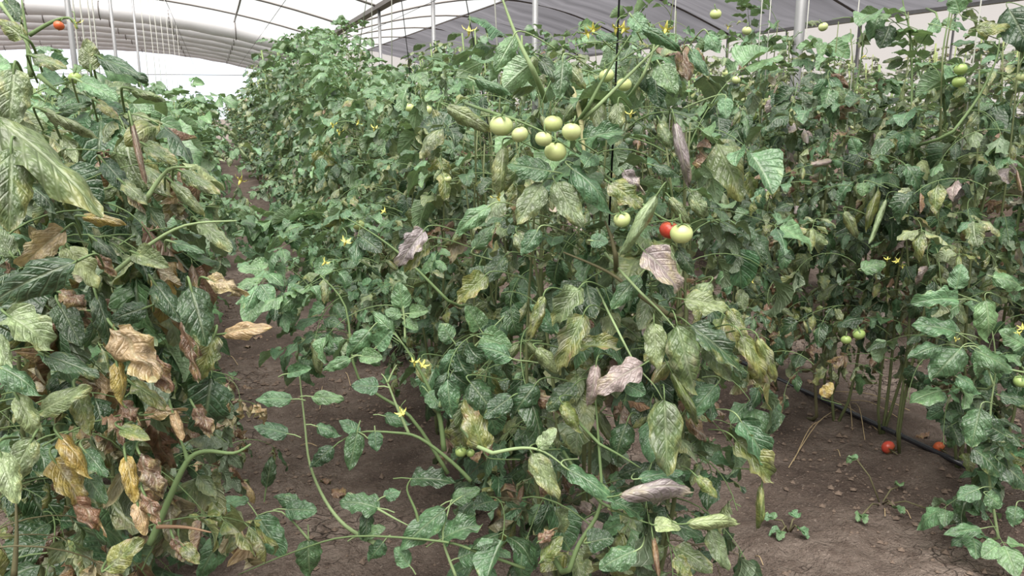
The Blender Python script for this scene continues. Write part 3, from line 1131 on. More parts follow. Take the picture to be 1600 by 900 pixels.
heroes(MID[1], 1.62, '''
352 830 318 898 42 G ovate -.1
340 792 386 784 28 N ovate -.1
416 762 424 716 24 D ovate
446 796 492 800 36 G ovate
402 806 440 864 46 G ovate
482 842 484 902 44 G ovate
592 794 534 784 40 G lobed
574 800 570 842 24 D ovate
642 748 708 754 36 D lobed .1
696 796 634 852 42 G ovate
690 842 748 818 40 G lobed
706 782 748 768 28 G ovate .05
716 872 750 862 42 G ovate
600 846 576 876 30 G ovate
640 884 618 858 30 N ovate
470 790 430 776 28 G ovate .06
600 776 624 766 26 G ovate
560 838 600 826 24 N ovate
450 584 486 578 20 N round .1
456 624 406 626 28 N ovate .1
488 620 534 626 24 N ovate .1
450 678 402 670 30 G round .1
494 666 532 678 26 G ovate .1
592 604 554 606 30 G round .1
562 676 532 660 24 G round .1
522 698 490 728 26 D ovate .08
558 676 546 728 30 G round .08
586 674 588 702 24 G ovate .08
629 482 624 444 32 N round .15
616 522 582 488 26 N ovate .15
628 492 602 488 20 N ovate .15
640 490 668 488 22 N round .15
632 500 650 516 20 N round .15
578 516 544 556 34 N ovate .15
588 542 612 518 30 N round .15
548 560 510 578 20 N ovate .15
564 556 596 562 26 N round .15
706 530 688 508 30 N round .15
710 575 704 548 38 N round .12
752 528 794 546 40 N round .12
750 514 728 482 34 N round .12
660 560 664 596 26 Y ovate .2
668 612 690 640 28 G ovate .15
600 650 640 660 26 G ovate .2
560 545 590 570 24 G ovate .2
''')
heroes(MID[0], 1.5, '''
698 166 766 202 34 g long
740 122 802 142 26 G long
804 56 776 108 32 N ovate
880 92 874 150 38 G ovate
842 92 900 150 28 D long
930 52 962 62 20 G ovate
986 24 1006 50 32 N ovate
1000 42 1066 76 24 G long
1030 100 1052 144 38 N ovate
1104 50 1124 80 24 N ovate
1078 76 1104 116 22 G ovate
1133 152 1133 184 24 N round .2
1054 188 1078 300 32 P long
1030 188 1052 234 28 g long
912 218 972 206 30 G lobed
966 160 962 212 26 g long
860 268 798 262 42 G ovate
848 288 812 346 42 g ovate
868 284 904 350 42 g ovate
892 262 960 328 48 G ovate
952 286 1002 322 36 Y lobed
974 268 1002 298 26 P crumple
1018 258 1064 272 26 D ovate
1028 302 962 404 34 L long -.04
1046 308 1078 350 24 g long
1006 392 1064 452 52 P lobed -.02
1058 388 1088 430 28 D ovate
1080 300 1104 344 26 g long .05
842 358 818 396 28 G ovate
922 376 948 378 24 G round
808 362 822 400 26 g long
766 322 706 364 30 N long
786 228 780 308 34 g long
664 360 626 412 30 P lobed .1
668 378 634 422 28 Y lobed .12
906 450 866 504 36 g lobed
850 462 826 532 28 Y long
912 492 876 572 38 W lobed -.02
838 544 878 584 32 g long
902 542 968 540 28 Y lobed
932 568 920 644 36 P long -.02
1004 570 936 612 42 P lobed -.03
1022 504 1026 570 36 g ovate -.02
1058 506 1086 612 58 W ovate -.04
1048 578 1102 680 24 Y long -.02
1038 624 1040 730 54 W ovate -.03
1068 468 1134 482 38 g lobed
1138 482 1162 524 24 Y ovate .05
1158 524 1202 608 32 Y long
1184 528 1216 596 30 Y long
1078 508 1152 572 44 D lobed
978 600 1004 616 30 G round
878 628 908 674 28 Y ovate
756 704 728 630 40 Y lobed .05
734 596 776 652 48 D ovate .05
1156 656 1198 722 40 G lobed
832 708 866 772 36 g ovate
886 732 954 780 36 G ovate -.03
842 700 868 672 26 L ovate
966 774 1096 750 42 P long -.04
998 748 1062 740 30 G ovate
1072 818 1168 810 34 L long -.04
954 782 1004 806 30 G lobed
1022 820 1060 826 26 L round -.02
1088 744 1118 774 24 Y long
1150 688 1202 748 46 Y lobed
1190 756 1188 842 20 Y long
994 860 942 888 42 G ovate -.03
918 848 956 842 38 D round
846 876 878 842 30 Y ovate
1020 838 1030 894 16 B tube -.03
1056 868 1074 906 28 Y ovate
842 846 866 828 20 B crumple
1108 828 1132 884 30 g ovate
800 620 760 650 34 D ovate .05
838 600 800 650 40 D ovate .05
900 600 860 640 40 D ovate .06
980 660 960 720 40 D ovate .06
1000 430 960 480 34 G ovate .05
760 430 720 470 34 Y lobed .05
740 390 770 350 28 G ovate .05
790 400 760 440 32 D ovate .08
1120 600 1080 650 34 G ovate .04
870 520 830 480 30 G ovate .06
1110 440 1080 480 30 g ovate .03
1100 540 1140 590 34 g ovate .02
800 560 750 540 34 G ovate .05
''')
heroes(RIGHT[0], 2.45, '''
1498 468 1428 474 26 N lobed
1494 452 1502 416 30 N ovate
1550 432 1602 446 34 N ovate
1540 468 1546 532 42 N ovate
1496 520 1430 508 36 G lobed
1502 544 1458 590 54 G ovate
1470 540 1422 556 28 G ovate
1522 546 1574 578 38 G ovate
1494 588 1534 612 30 G ovate
1562 618 1606 632 28 D ovate
1532 638 1520 694 44 G ovate
1576 14 1606 78 54 D ovate
1524 46 1570 46 24 Y ovate
1500 20 1490 -12 30 N ovate
1530 764 1498 780 30 G ovate
1540 772 1562 790 30 G ovate
1532 826 1478 836 22 G ovate
1588 790 1584 820 26 G ovate
1560 720 1600 760 44 D ovate
1520 700 1560 740 40 D ovate
1570 680 1530 660 34 D ovate
1600 540 1560 520 34 N ovate
''')
heroes(RIGHT[1], 2.9, '''
1390 40 1376 74 34 D ovate
1375 20 1360 60 30 N ovate
1452 38 1468 48 26 N round
1525 290 1508 330 26 L lobed
1570 230 1580 278 26 P ovate
1500 255 1528 228 26 Y lobed
1440 250 1448 280 22 L ovate
1345 420 1380 412 30 N ovate
1285 620 1300 600 20 O ovate
1340 240 1330 215 22 N ovate
1350 285 1348 305 22 N ovate
1300 250 1268 260 14 P tube
1385 310 1360 376 18 L tube
1372 296 1352 360 20 Y long
1320 330 1340 372 22 g long
1260 360 1290 380 24 g ovate
''')

# ------------------------------------------------------------------ slender second plants of the double-planted near rows
MORE_L, MORE_M, MORE_R = [], [], []
for i, (y, lb) in enumerate(((1.25, 'slender tomato plant squeezed between the first two of the left row'), (1.65, 'slender tomato plant squeezed between second and third of the left row'))):
    MORE_L.append(make_plant(ROWS['left'] - .02, y, 1.45, 2, PAL_LEFT, PAL_LEFT_LOW, lb, 'plants of the left row', 700 + i, n_leaf=6, near=.98, size=(.16, .22), low_cut=.9, vines=2))
for i, (y, lb) in enumerate(((1.74, 'slender tomato plant just right of the pale fruit cluster in the middle row'), (2.42, 'slender tomato plant between third and fourth of the middle row'), (2.8, 'slender tomato plant between fourth and fifth of the middle row'), (3.18, 'slender tomato plant between fifth and sixth of the middle row'))):
    MORE_M.append(make_plant(ROWS['middle'] - .12, y, 1.45, 2, PAL_MID, PAL_MID_LOW, lb, 'near plants of the middle row', 720 + i, n_leaf=6, near=1.3, size=(.17, .24), vines=2))
for i, (y, lb) in enumerate(((1.9, 'slender tomato plant between first and second of the right row'), (2.27, 'slender tomato plant between second and third of the right row'), (2.64, 'slender tomato plant between third and fourth of the right row'), (3.04, 'slender tomato plant between fourth and fifth of the right row'), (3.44, 'slender tomato plant between fifth and sixth of the right row'))):
    MORE_R.append(make_plant(ROWS['right'] - .1, y, 1.6, 2, PAL_RIGHT, PAL_RIGHT_LOW, lb, 'near plants of the right row', 740 + i, n_leaf=6, zmin=.5, near=1.9, size=(.17, .24), vines=2))
FL, FM, FR = LEFT + MORE_L, MID + MORE_M, RIGHT + MORE_R

# ------------------------------------------------------------------ sprays that fill out the near rows
def fill(plants, poly, d0, d1, n, pal, size, wilt, seed, up=0.0, clear=True, big=1.0):
    rr = random.Random(seed)
    xs, ys = [p[0] for p in poly], [p[1] for p in poly]
    done = 0
    for _ in range(n * 6):
        if done >= n: break
        px, py = rr.uniform(min(xs), max(xs)), rr.uniform(min(ys), max(ys))
        if not inside(px, py, poly): continue
        P = at(px, py, rr.uniform(d0, d1))
        if P.z < 0.08: continue
        room = [q for q in plants if q.get('n_', 0) < 290] or plants
        pl = min(room, key=lambda q: (Vector((q.location.x, q.location.y, 0)) - Vector((P.x, P.y, 0))).length)
        dx, dy = P.x - pl.location.x, P.y - pl.location.y
        az = math.atan2(dy, dx) - math.pi / 2 + rr.uniform(-.9, .9)
        ln = rr.uniform(*size)
        wl = rr.random() < wilt
        tp = rr.choice(TPL_WILT if wl else TPL_FRESH)
        A = Matrix.Translation(P - pl.location) @ Matrix.Rotation(az, 4, 'Z') @ Matrix.Rotation(rr.uniform(-.3, .4) + up, 4, 'X') @ Matrix.Rotation(rr.uniform(-.4, .4), 4, 'Y') @ Matrix.Scale(ln, 4) @ Matrix.Translation((0, -.6, 0))
        keep = [x for x in tp['leaflets'] if (not clear) or clear_ok(pl.location + A @ (x[3] + x[0].col[1].to_3d() * x[1] * 0.6), .95)]
        if len(keep) < 2: continue
        lf = link('leaf', tp['me'], pl, A, STEM_G)
        lc = pick(pal, rr)
        for mt, sz_, q_, b_ in keep:
            code = lc if rr.random() < 0.65 else pick(pal, rr)
            st = rr.choice(PALETTE[code][2])
            s2 = sz_ * rr.uniform(0.9, 1.2) * big
            link('leaflet', LEAF_MED[st, rr.randrange(NSEED)], lf, mt @ Matrix.Diagonal((s2 * ASPECT[st] * 1.1, s2, s2, 1)), leaf_color(code, rr))
        pl['n_'] = pl.get('n_', 0) + len(keep)
        done += 1


PAL_SPRAWL = [('N', 4), ('G', 4), ('g', 1), ('D', 2)]
fill(FM, [(400, 350), (470, 300), (640, 300), (700, 420), (600, 500), (470, 480), (430, 440)], 2.2, 3.2, 44, PAL_SPRAWL, (.14, .21), .15, 1)
fill(FM, [(430, 430), (560, 430), (600, 540), (520, 560), (440, 540), (410, 480)], 2.1, 2.8, 9, PAL_SPRAWL, (.16, .22), .3, 2, 0, False)
fill(FM, [(480, 180), (700, 110), (740, 300), (640, 330), (480, 330)], 2.3, 3.4, 46, [('N', 2), ('G', 3), ('g', 3), ('Y', .7), ('D', 2)], (.13, .21), .3, 3)
fill(FM, [(700, 120), (1080, 60), (1120, 240), (1060, 420), (720, 420)], 1.62, 2.0, 24, PAL_MID, (.17, .25), .5, 4)
fill(FM, [(720, 430), (1120, 430), (1180, 640), (1130, 880), (700, 880), (680, 560)], 1.6, 1.9, 30, PAL_MID_LOW, (.18, .26), .5, 5)
fill(FR, [(1100, 90), (1590, 130), (1600, 480), (1400, 540), (1120, 500)], 2.9, 3.6, 70, PAL_RIGHT, (.18, .27), .6, 6)
fill(FR, [(1120, 380), (1320, 400), (1300, 560), (1200, 600), (1130, 540)], 3.0, 3.6, 22, PAL_RIGHT_LOW, (.17, .25), .7, 7)
fill(FR, [(1400, 430), (1600, 420), (1600, 860), (1500, 840), (1480, 740), (1430, 620)], 2.5, 2.8, 26, [('G', 4), ('D', 4), ('N', 2)], (.18, .26), .3, 8)
fill(FL, [(-20, 120), (180, 120), (330, 300), (380, 480), (330, 700), (340, 880), (-20, 900)], 1.05, 1.3, 44, PAL_LEFT_LOW, (.15, .2), .7, 9, 0, True, 1.2)
fill(FL, [(-20, 130), (150, 130), (260, 250), (320, 420), (-20, 480)], 1.08, 1.35, 34, PAL_LEFT, (.15, .2), .5, 21, 0, True, 1.15)
fill(LEFT_MID, [(280, 190), (350, 190), (385, 290), (372, 345), (310, 330)], 3.2, 6.0, 26, [('N', 3), ('G', 3), ('g', 1)], (.14, .22), .2, 11, 0, False)
fill(MID_MID, [(392, 230), (500, 230), (520, 340), (425, 345), (395, 300)], 3.6, 6.5, 26, PAL_SPRAWL, (.14, .22), .2, 12, 0, False)
fill(FM, [(395, 330), (520, 320), (560, 420), (450, 440), (410, 400)], 2.7, 3.6, 22, PAL_SPRAWL, (.17, .25), .2, 13, 0, False)
fill(FR, [(1190, 110), (1300, 110), (1310, 380), (1190, 380)], 2.85, 3.2, 20, PAL_RIGHT, (.17, .26), .5, 14)
fill(FR, [(1130, 420), (1450, 430), (1440, 560), (1320, 575), (1230, 610), (1140, 560)], 3.0, 3.8, 34, PAL_RIGHT_LOW, (.16, .25), .7, 16, 0, False)
fill(FR, [(1380, 120), (1600, 150), (1600, 420), (1400, 430)], 2.5, 2.9, 26, PAL_RIGHT, (.17, .26), .6, 15)
fill(FL, [(325, 560), (385, 600), (405, 700), (400, 790), (320, 800)], 1.5, 2.1, 16, [('B', 4), ('D', 2), ('W', 2), ('T', 1)], (.1, .15), .8, 18, 0, False)
fill(FM, [(395, 420), (500, 430), (545, 550), (440, 545), (405, 480)], 2.0, 2.8, 16, PAL_SPRAWL, (.14, .2), .3, 19, 0, False)
fill(LEFT_MID, [(330, 290), (375, 300), (400, 400), (360, 420), (335, 380)], 2.6, 3.6, 14, [('G', 3), ('N', 2), ('g', 2)], (.14, .2), .3, 20, 0, False)
fill(FR, [(1210, 110), (1280, 110), (1285, 360), (1205, 360)], 3.2, 3.75, 26, PAL_RIGHT, (.16, .25), .4, 17)

# ------------------------------------------------------------------ stems that stand out
def stem_px(plant, d, rad, pts, color=STEM_G, name='stem'):
    P = smooth_path([at(p[0], p[1], d + (p[2] if len(p) > 2 else 0)) for p in pts], 4)
    if plant is MID[0] or plant in RIGHT or rad == .0046:   # run the thick end back into the plant
        e = (P[1] - P[0]).normalized()
        P = [P[0] - e * .07 + Vector((FW.x, FW.y, 0)) * .16, P[0] - e * .035 + Vector((FW.x, FW.y, 0)) * .05] + P
    n = len(P)
    V, Fc = tube_geo([p - plant.location for p in P], [rad * (1 - 0.72 * i / (n - 1)) for i in range(n)], 7)
    return link(name, mesh_of('stem', V, Fc, M_STEM), plant, None, color)


for pl, d, rad, pts, c in (
    (LEFT[0], .98, .0034, [(48, 120), (42, 60), (34, 0)], STEM_G),
    (LEFT[0], .95, .0025, [(0, 5), (28, 45), (52, 88)], STEM_P),
    (LEFT[0], 1.0, .003, [(46, 55), (80, 35), (108, 28), (122, 45)], STEM_G),
    (LEFT[0], 1.0, .005, [(235, 850), (262, 785), (292, 722), (320, 705), (365, 708), (392, 694)], STEM_G),
    (LEFT[0], 1.0, .0035, [(294, 722), (288, 702), (280, 682)], STEM_G),
    (LEFT[0], 1.0, .0034, [(172, 432), (228, 386), (290, 352), (370, 345)], STEM_P),
    (LEFT[0], 1.0, .0035, [(228, 312), (262, 266), (300, 262)], STEM_P),
    (LEFT[0], .95, .004, [(22, 900), (26, 840), (25, 780)], STEM_B),
    (LEFT[0], .95, .0035, [(60, 118), (98, 150)], STEM_G),
    (LEFT[0], .98, .003, [(245, 823), (290, 824), (330, 832)], (*lin(146, 116, 92), 1)),
    (MID[1], 1.74, .0052, [(585, 848, -.12), (540, 822, -.04), (508, 782), (484, 725), (476, 660), (467, 578)], STEM_P),
    (MID[1], 1.78, .0065, [(694, 705), (684, 640), (652, 572), (614, 516)], STEM_G),
    (MID[1], 1.74, .005, [(736, 752), (706, 722), (655, 684), (615, 676), (560, 676), (520, 698)], STEM_G),
    (MID[1], 1.76, .005, [(687, 636), (700, 602), (712, 575), (738, 545), (788, 494)], STEM_P),
    (MID[1], 1.76, .004, [(640, 680), (622, 640), (605, 597), (596, 584)], STEM_P),
    (MID[1], 1.76, .003, [(633, 530), (632, 500), (630, 478)], STEM_P),
    (MID[1], 1.76, .003, [(606, 598), (614, 580), (620, 570)], STEM_P),
    (MID[1], 1.6, .0036, [(820, 888), (745, 862), (690, 846), (550, 838), (460, 862), (372, 898)], STEM_G),
    (MID[1], 1.62, .004, [(656, 830), (650, 800), (636, 766), (642, 748)], STEM_G),
    (MID[1], 1.62, .0035, [(714, 905), (692, 842), (700, 800), (706, 780)], STEM_P),
    (MID[1], 1.62, .003, [(590, 795), (620, 812), (640, 822)], STEM_P),
    (MID[1], 1.62, .003, [(484, 845), (440, 800), (400, 806)], STEM_P),
    (MID[1], 1.85, .005, [(700, 740), (640, 650), (560, 590), (540, 480), (500, 430)], STEM_G),
    (MID[1], 1.95, .0046, [(700, 470), (640, 410), (590, 370), (540, 340)], STEM_G),
    (MID[0], 1.56, .0065, [(1045, 492), (1000, 462), (950, 425), (880, 394)], STEM_B),
    (MID[0], 1.54, .006, [(962, 400), (955, 370), (945, 345)], STEM_B),
    (MID[0], 1.5, .0045, [(770, 708), (815, 700), (850, 706), (886, 732)], STEM_P),
    (MID[0], 1.54, .006, [(890, 890), (905, 850), (938, 790), (936, 700), (930, 620)], STEM_G),
    (MID[0], 1.53, .0035, [(937, 694), (970, 712), (1002, 732)], STEM_G),
    (MID[0], 1.5, .0035, [(940, 786), (985, 808), (1022, 820)], STEM_G),
    (MID[0], 1.5, .0026, [(972, 530), (995, 572), (1022, 602), (1036, 626)], STEM_P),
    (MID[0], 1.5, .003, [(1002, 458), (1030, 485), (1050, 508), (1058, 520)], STEM_P),
    (MID[0], 1.58, .0065, [(832, 108), (806, 55), (782, -10)], STEM_P),
    (MID[0], 1.56, .0045, [(930, 170), (985, 115), (1030, 70), (1050, 40)], STEM_P),
    (MID[0], 1.56, .004, [(1005, 118), (1020, 80), (1025, 45)], STEM_P),
    (MID[0], 1.56, .0045, [(920, 165), (950, 110), (985, 55)], STEM_G),
    (MID[0], 1.5, .0035, [(775, 178), (812, 190), (860, 212), (900, 240)], STEM_G),
    (MID[0], 1.6, .006, [(908, 190), (913, 240), (920, 265)], (*lin(190, 186, 140), 1)),
    (MID[0], 1.5, .003, [(1005, 320), (1025, 335), (1045, 345), (1062, 340)], STEM_G),
    (RIGHT[0], 2.5, .0055, [(1560, 840), (1545, 740), (1548, 640), (1556, 560), (1540, 468)], STEM_P),
    (RIGHT[0], 2.45, .004, [(1552, 600), (1530, 545), (1500, 543)], STEM_P),
    (RIGHT[0], 2.5, .004, [(1600, 582), (1560, 570), (1520, 535), (1496, 520)], STEM_P),
    (RIGHT[0], 2.6, .006, [(1490, 205), (1530, 150), (1556, 95), (1562, 60)], STEM_G),
    (RIGHT[1], 2.9, .005, [(1478, 190), (1472, 100), (1482, 30), (1492, -15)], STEM_G),
    (RIGHT[1], 2.9, .005, [(1424, 180), (1424, 70), (1412, 10), (1408, -15)], STEM_G),
    (RIGHT[1], 2.9, .004, [(1465, 30), (1445, 60), (1420, 95)], STEM_G),
    (RIGHT[1], 3.0, .004, [(1335, 150), (1348, 70), (1335, 30), (1300, 30)], STEM_G),
    (RIGHT[3], 3.6, .009, [(1276, 650), (1272, 580), (1262, 520), (1255, 470)], STEM_B),
    (RIGHT[3], 3.6, .008, [(1273, 575), (1288, 548), (1296, 515), (1300, 470)], STEM_B),
):
    stem_px(pl, d, rad, pts, c)


# ------------------------------------------------------------------ tomatoes, their calyces and flowers
def fruit_mesh():
    V, Fc = [], []
    nu, nv = 14, 18
    for i in range(nu + 1):
        th = math.pi * i / nu
        for j in range(nv):
            ph = 2 * math.pi * j / nv
            rr = 0.5 * (1 + 0.025 * math.cos(5 * ph) * math.sin(th))
            z = 0.44 * math.cos(th)
            dip = 0.07 * math.exp(-(math.sin(th) / 0.35) ** 2) if th < 1.5 else 0.02 * math.exp(-(math.sin(th) / 0.3) ** 2) * -1
            V.append((rr * math.sin(th) * math.cos(ph), rr * math.sin(th) * math.sin(ph), z - dip))
    for i in range(nu):
        for j in range(nv):
            Fc.append((i * nv + j, (i + 1) * nv + j, (i + 1) * nv + (j + 1) % nv, i * nv + (j + 1) % nv))
    return mesh_of('tomato', V, Fc, M_FRUIT)


def calyx_mesh():
    V, Fc = tube_geo([(0, 0, .36), (0.02, 0, .5), (0.08, 0.02, .66), (.1, .02, .85)], [.05, .045, .05, .04], 6)
    for k in range(5):
        a = 2 * math.pi * k / 5
        c, s = math.cos(a), math.sin(a)
        o = len(V)
        for (rr, z, wd) in ((0.02, .4, .05), (.15, .43, .07), (.36, .41, .06), (.58, .36, .01)):
            for sd in (-1, 1):
                V.append(Vector((rr * c - sd * wd * s, rr * s + sd * wd * c, z)))
        for q in range(3):
            Fc.append((o + 2 * q, o + 2 * q + 1, o + 2 * q + 3, o + 2 * q + 2))
    return mesh_of('calyx', V, Fc, M_STEM)


FRUIT, CALYX = fruit_mesh(), calyx_mesh()
C_PALE, C_GREEN, C_RED, C_OR = lin(192, 204, 138), lin(150, 176, 98), lin(190, 40, 30), lin(206, 84, 34)


def tomato(plant, px, py, dia, d, c, label=None):
    rr = random.Random(int(px * 3 + py))
    p = at(px, py, d)
    D = dia / FPX * d
    A = Matrix.Translation(p - (plant.location if plant else Vector())) @ Matrix.Rotation(rr.uniform(-.35, .35), 4, 'X') @ Matrix.Rotation(rr.uniform(-.35, .35), 4, 'Y') @ Matrix.Rotation(rr.uniform(0, 6), 4, 'Z') @ Matrix.Scale(D, 4)
    b = rr.uniform(.92, 1.06)
    o = link('tomato', FRUIT, plant, A, (c[0] * b, c[1] * b, c[2], 1))
    link('calyx', CALYX, o, None, STEM_G)
    if label: o['label'] = label
    return o


for px, py, dia, dd, lb in ((783, 196, 37, 0, 'largest pale green tomato of the cluster'), (812, 210, 27, -.02, None), (849, 217, 27, -.03, None), (893, 206, 31, -.02, None),
                            (868, 237, 35, .01, None), (864, 193, 30, .05, None), (972, 343, 27, 0, 'pale green tomato beside the rolled leaf'),
                            (1065, 365, 36, -.02, 'pale green tomato in front of the red one')):
    tomato(MID[0], px, py, dia, 1.49 + dd, C_PALE, lb)
tomato(MID[0], 1046, 359, 32, 1.53, C_RED, 'ripe red tomato half hidden by a pale one')
for px, py, dia, d, c in ((948, 118, 24, 1.75, C_PALE), (975, 132, 24, 1.72, C_PALE), (720, 706, 18, 1.66, C_GREEN), (735, 708, 14, 1.68, C_GREEN)):
    tomato(MID[1], px, py, dia, d, c)
for px, py, dia, d, c in ((640, 168, 16, 2.6, C_PALE), (667, 172, 18, 2.55, C_PALE), (560, 351, 19, 2.3, C_PALE), (700, 280, 12, 2.2, C_PALE)):
    tomato(MID[3], px, py, dia, d, c)
tomato(LEFT[0], 118, 122, 21, .96, C_GREEN)
tomato(LEFT[0], 92, 40, 16, .98, C_OR, 'small orange-red tomato at the top')
for px, py, dia, d, c in ((1342, 522, 19, 2.95, C_GREEN), (1322, 531, 16, 2.95, C_GREEN), (1483, 320, 13, 2.9, C_GREEN), (1457, 238, 13, 2.9, C_PALE), (1501, 108, 20, 2.7, C_GREEN),
                          (1498, 128, 20, 2.72, C_GREEN), (1286, 42, 15, 3.0, C_PALE), (1466, 226, 11, 2.95, C_GREEN)):
    tomato(RIGHT[1], px, py, dia, d, c)
for px, py, dia, d, c in ((1596, 120, 15, 2.5, C_PALE), (1594, 596, 20, 2.45, C_GREEN)):
    tomato(RIGHT[0], px, py, dia, d, c)
for px, py, dia, d, c in ((1167, 48, 15, 3.4, C_PALE), (1118, 22, 18, 3.4, C_PALE), (1150, 125, 14, 3.3, C_PALE), (1135, 114, 13, 3.3, C_PALE), (1175, 182, 16, 3.3, C_GREEN)):
    tomato(RIGHT[4], px, py, dia, d, c)


def flower_mesh():
    V, Fc = [], []
    for k in range(5):
        a = 2 * math.pi * k / 5
        c, s = math.cos(a), math.sin(a)
        o = len(V)
        for (rr, z, wd) in ((0.05, 0, .07), (.25, .03, .12), (.45, .12, .06), (.56, .28, .01)):
            for sd in (-1, 1):
                V.append((rr * c - sd * wd * s, rr * s + sd * wd * c, z))
        for q in range(3):
            Fc.append((o + 2 * q, o + 2 * q + 1, o + 2 * q + 3, o + 2 * q + 2))
    v2, f2 = tube_geo([(0, 0, .05), (0, 0, -.15), (0, 0, -.42)], [.1, .11, .02], 7)
    o = len(V); V += [tuple(v) for v in v2]; Fc += [tuple(i + o for i in f) for f in f2]
    return mesh_of('flower', V, Fc, M_PETAL)


def flower_stalk_mesh():
    V, Fc = tube_geo(smooth_path([(0, 0, 0), (0, .05, .35), (.1, .3, .7), (.2, .8, .8)], 3), .035, 5)
    return mesh_of('flower_stalk', V, Fc, M_STEM)


FLOWER, FSTALK = flower_mesh(), flower_stalk_mesh()
for plant, d, pts in ((MID[0], 1.52, [(918, 52), (928, 46), (975, 46), (962, 44), (1040, 46), (985, 178), (778, 308), (733, 48)]),
                      (MID[1], 1.72, [(648, 566), (661, 571), (628, 646), (540, 378), (508, 410)]),
                      (MID[3], 2.4, [(585, 200), (560, 192), (530, 206), (600, 330), (505, 420), (520, 195)]),
                      (RIGHT[4], 3.0, [(1112, 245), (1120, 235), (1100, 262), (1165, 435), (1175, 440), (1138, 42)]),
                      (RIGHT[1], 2.9, [(1490, 526), (1500, 528), (1350, 88), (1402, 408), (1410, 416), (1386, 405)]),
                      (RIGHT[0], 2.4, [(1597, 512), (1494, 530), (1592, 520)]),
                      (LEFT[1], 1.5, [(376, 282), (118, 36)])):
    for px, py in pts:
        rr = random.Random(px * 3 + py)
        s = 0.028 * rr.uniform(.8, 1.15)
        A = Matrix.Translation(at(px, py, d) - plant.location) @ Matrix.Rotation(rr.uniform(0, 6), 4, 'Z') @ Matrix.Rotation(rr.uniform(-.9, .9), 4, 'X') @ Matrix.Scale(s, 4)
        fo = link('flower', FLOWER, plant, A)
        link('flower_stalk', FSTALK, fo, None, STEM_G)

# ------------------------------------------------------------------ twine
def twine(name, p0, p1, rad, mat, label, group=None):
    mid_ = (Vector(p0) + Vector(p1)) / 2 + Vector((.006, .004, 0))
    return tag(tube(name, [p0, mid_, p1], rad, mat, None, 5), label, 'twine', group)


a = at_x(955, 275, .93); b = at_x(966, 0, .93)
b2 = a + (b - a) * ((2.72 - a.z) / (b.z - a.z))
twine('support_twine', b2, a + (a - b) * .3, .0026, M_TWINE_D, 'black twine hanging beside the pale tomato cluster')
for i, (xt, yt, xb, yb, X, mt) in enumerate(((727, 0, 756, 160, .95, M_TWINE_D), (628, 15, 640, 110, .95, M_TWINE_D), (772, 0, 778, 100, 1.0, M_TWINE_L), (611, 5, 612, 90, 1.0, M_TWINE_L),
                                             (580, 5, 581, 75, 1.0, M_TWINE_L), (570, 10, 560, 80, 1.0, M_TWINE_L))):
    a, b = at_x(xb, yb, X), at_x(xt, yt, X)
    b2 = a + (b - a) * ((2.72 - a.z) / max(.05, (b.z - a.z)))
    lab = ['black slanting twine over the middle row, second from the camera', 'black twine farther back over the middle row', 'pale twine right of the slanting black twine',
           'pale twine just left of the dark hanging one over the middle row', 'pale twine beside the thin far roof post', 'leftmost pale twine over the middle row'][i]
    twine('support_twine', b2, a - (b - a) * .4, .0022 if mt is M_TWINE_D else .0028, mt, lab, 'twines over the middle row')
for i, px in enumerate((122, 145, 152, 228, 240, 248, 257, 266, 274, 281, 133)):
    Y = 4.0 + (px - 120) * 0.028
    p = at_x(px, 100, -.42)
    if p.y < 1 or p.y > 30: continue
    twine('support_twine', (-.42, p.y, 2.72), (-.42, p.y, 0.9), .0028, M_TWINE_L, 'pale vertical twine over the left row in front of the grey roof bands', 'pale twines over the left row')
for i, (px, py) in enumerate(((1268, 60), (1205, 110), (1350, 20), (1195, 60), (1540, 30), (1062, 20))):
    p = at_x(px, py, 2.66)
    twine('support_twine', (2.63, p.y, 2.72), (2.62, p.y, .8), .0024, M_TWINE_L, 'pale vertical twine holding up the right row', 'pale twines over the right row')

# ------------------------------------------------------------------ drip hoses
for r_, ya, yb, lab in (('left', .6, 32, 'black drip hose on the soil under the left row'), ('middle', 1.35, 32, 'black drip hose on the soil under the middle row'),
                        ('right', 2.02, 32, 'shiny black drip hose lying straight along the right row')):
    X = ROWS[r_] - .01
    ys = list(np.arange(ya, 8, .12)) + list(np.arange(8, yb, 1.0))
    hz = lambda y_: sum(sz(X, y_ + e) for e in np.linspace(-.9, .9, 13)) / 13 + .022
    pts = [(X + .008 * math.sin(y_ * 1.1), y_, hz(y_)) for y_ in ys]
    h = tube('drip_hose', pts, .012, M_HOSE, None, 8)
    tag(h, lab, 'hose', 'drip hoses')
    for y_ in np.arange(ya + .35, 6, .4):
        V, Fc = tube_geo([(X + .008 * math.sin(y_ * 1.1), y_ - .012, hz(y_)), (X + .008 * math.sin(y_ * 1.1), y_ + .012, hz(y_))], .0145, 8)
        link('dripper', mesh_of('dripper', V, Fc, M_HOSE), h)

# ------------------------------------------------------------------ things lying on the soil
for px, py, dia, c, lab in ((1385, 724, 21, C_RED, 'fallen red tomato on the dark soil below the hose'), (1463, 730, 18, C_OR, 'fallen orange tomato just behind the hose end'),
                            (431, 452, 10, C_RED, 'small red tomato fallen in the aisle far back')):
    g = on_ground(px, py)
    d = (g - EYE).dot(FW)
    D = dia / FPX * d
    o = link('fallen_tomato', FRUIT, None, Matrix.Translation((g.x, g.y, sz(g.x, g.y) + D * .42)) @ Matrix.Rotation(1.9, 4, 'X') @ Matrix.Scale(D, 4), (*c, 1))
    tag(o, lab, 'tomato', 'tomatoes fallen on the soil')
    link('calyx', CALYX, o, None, STEM_B)


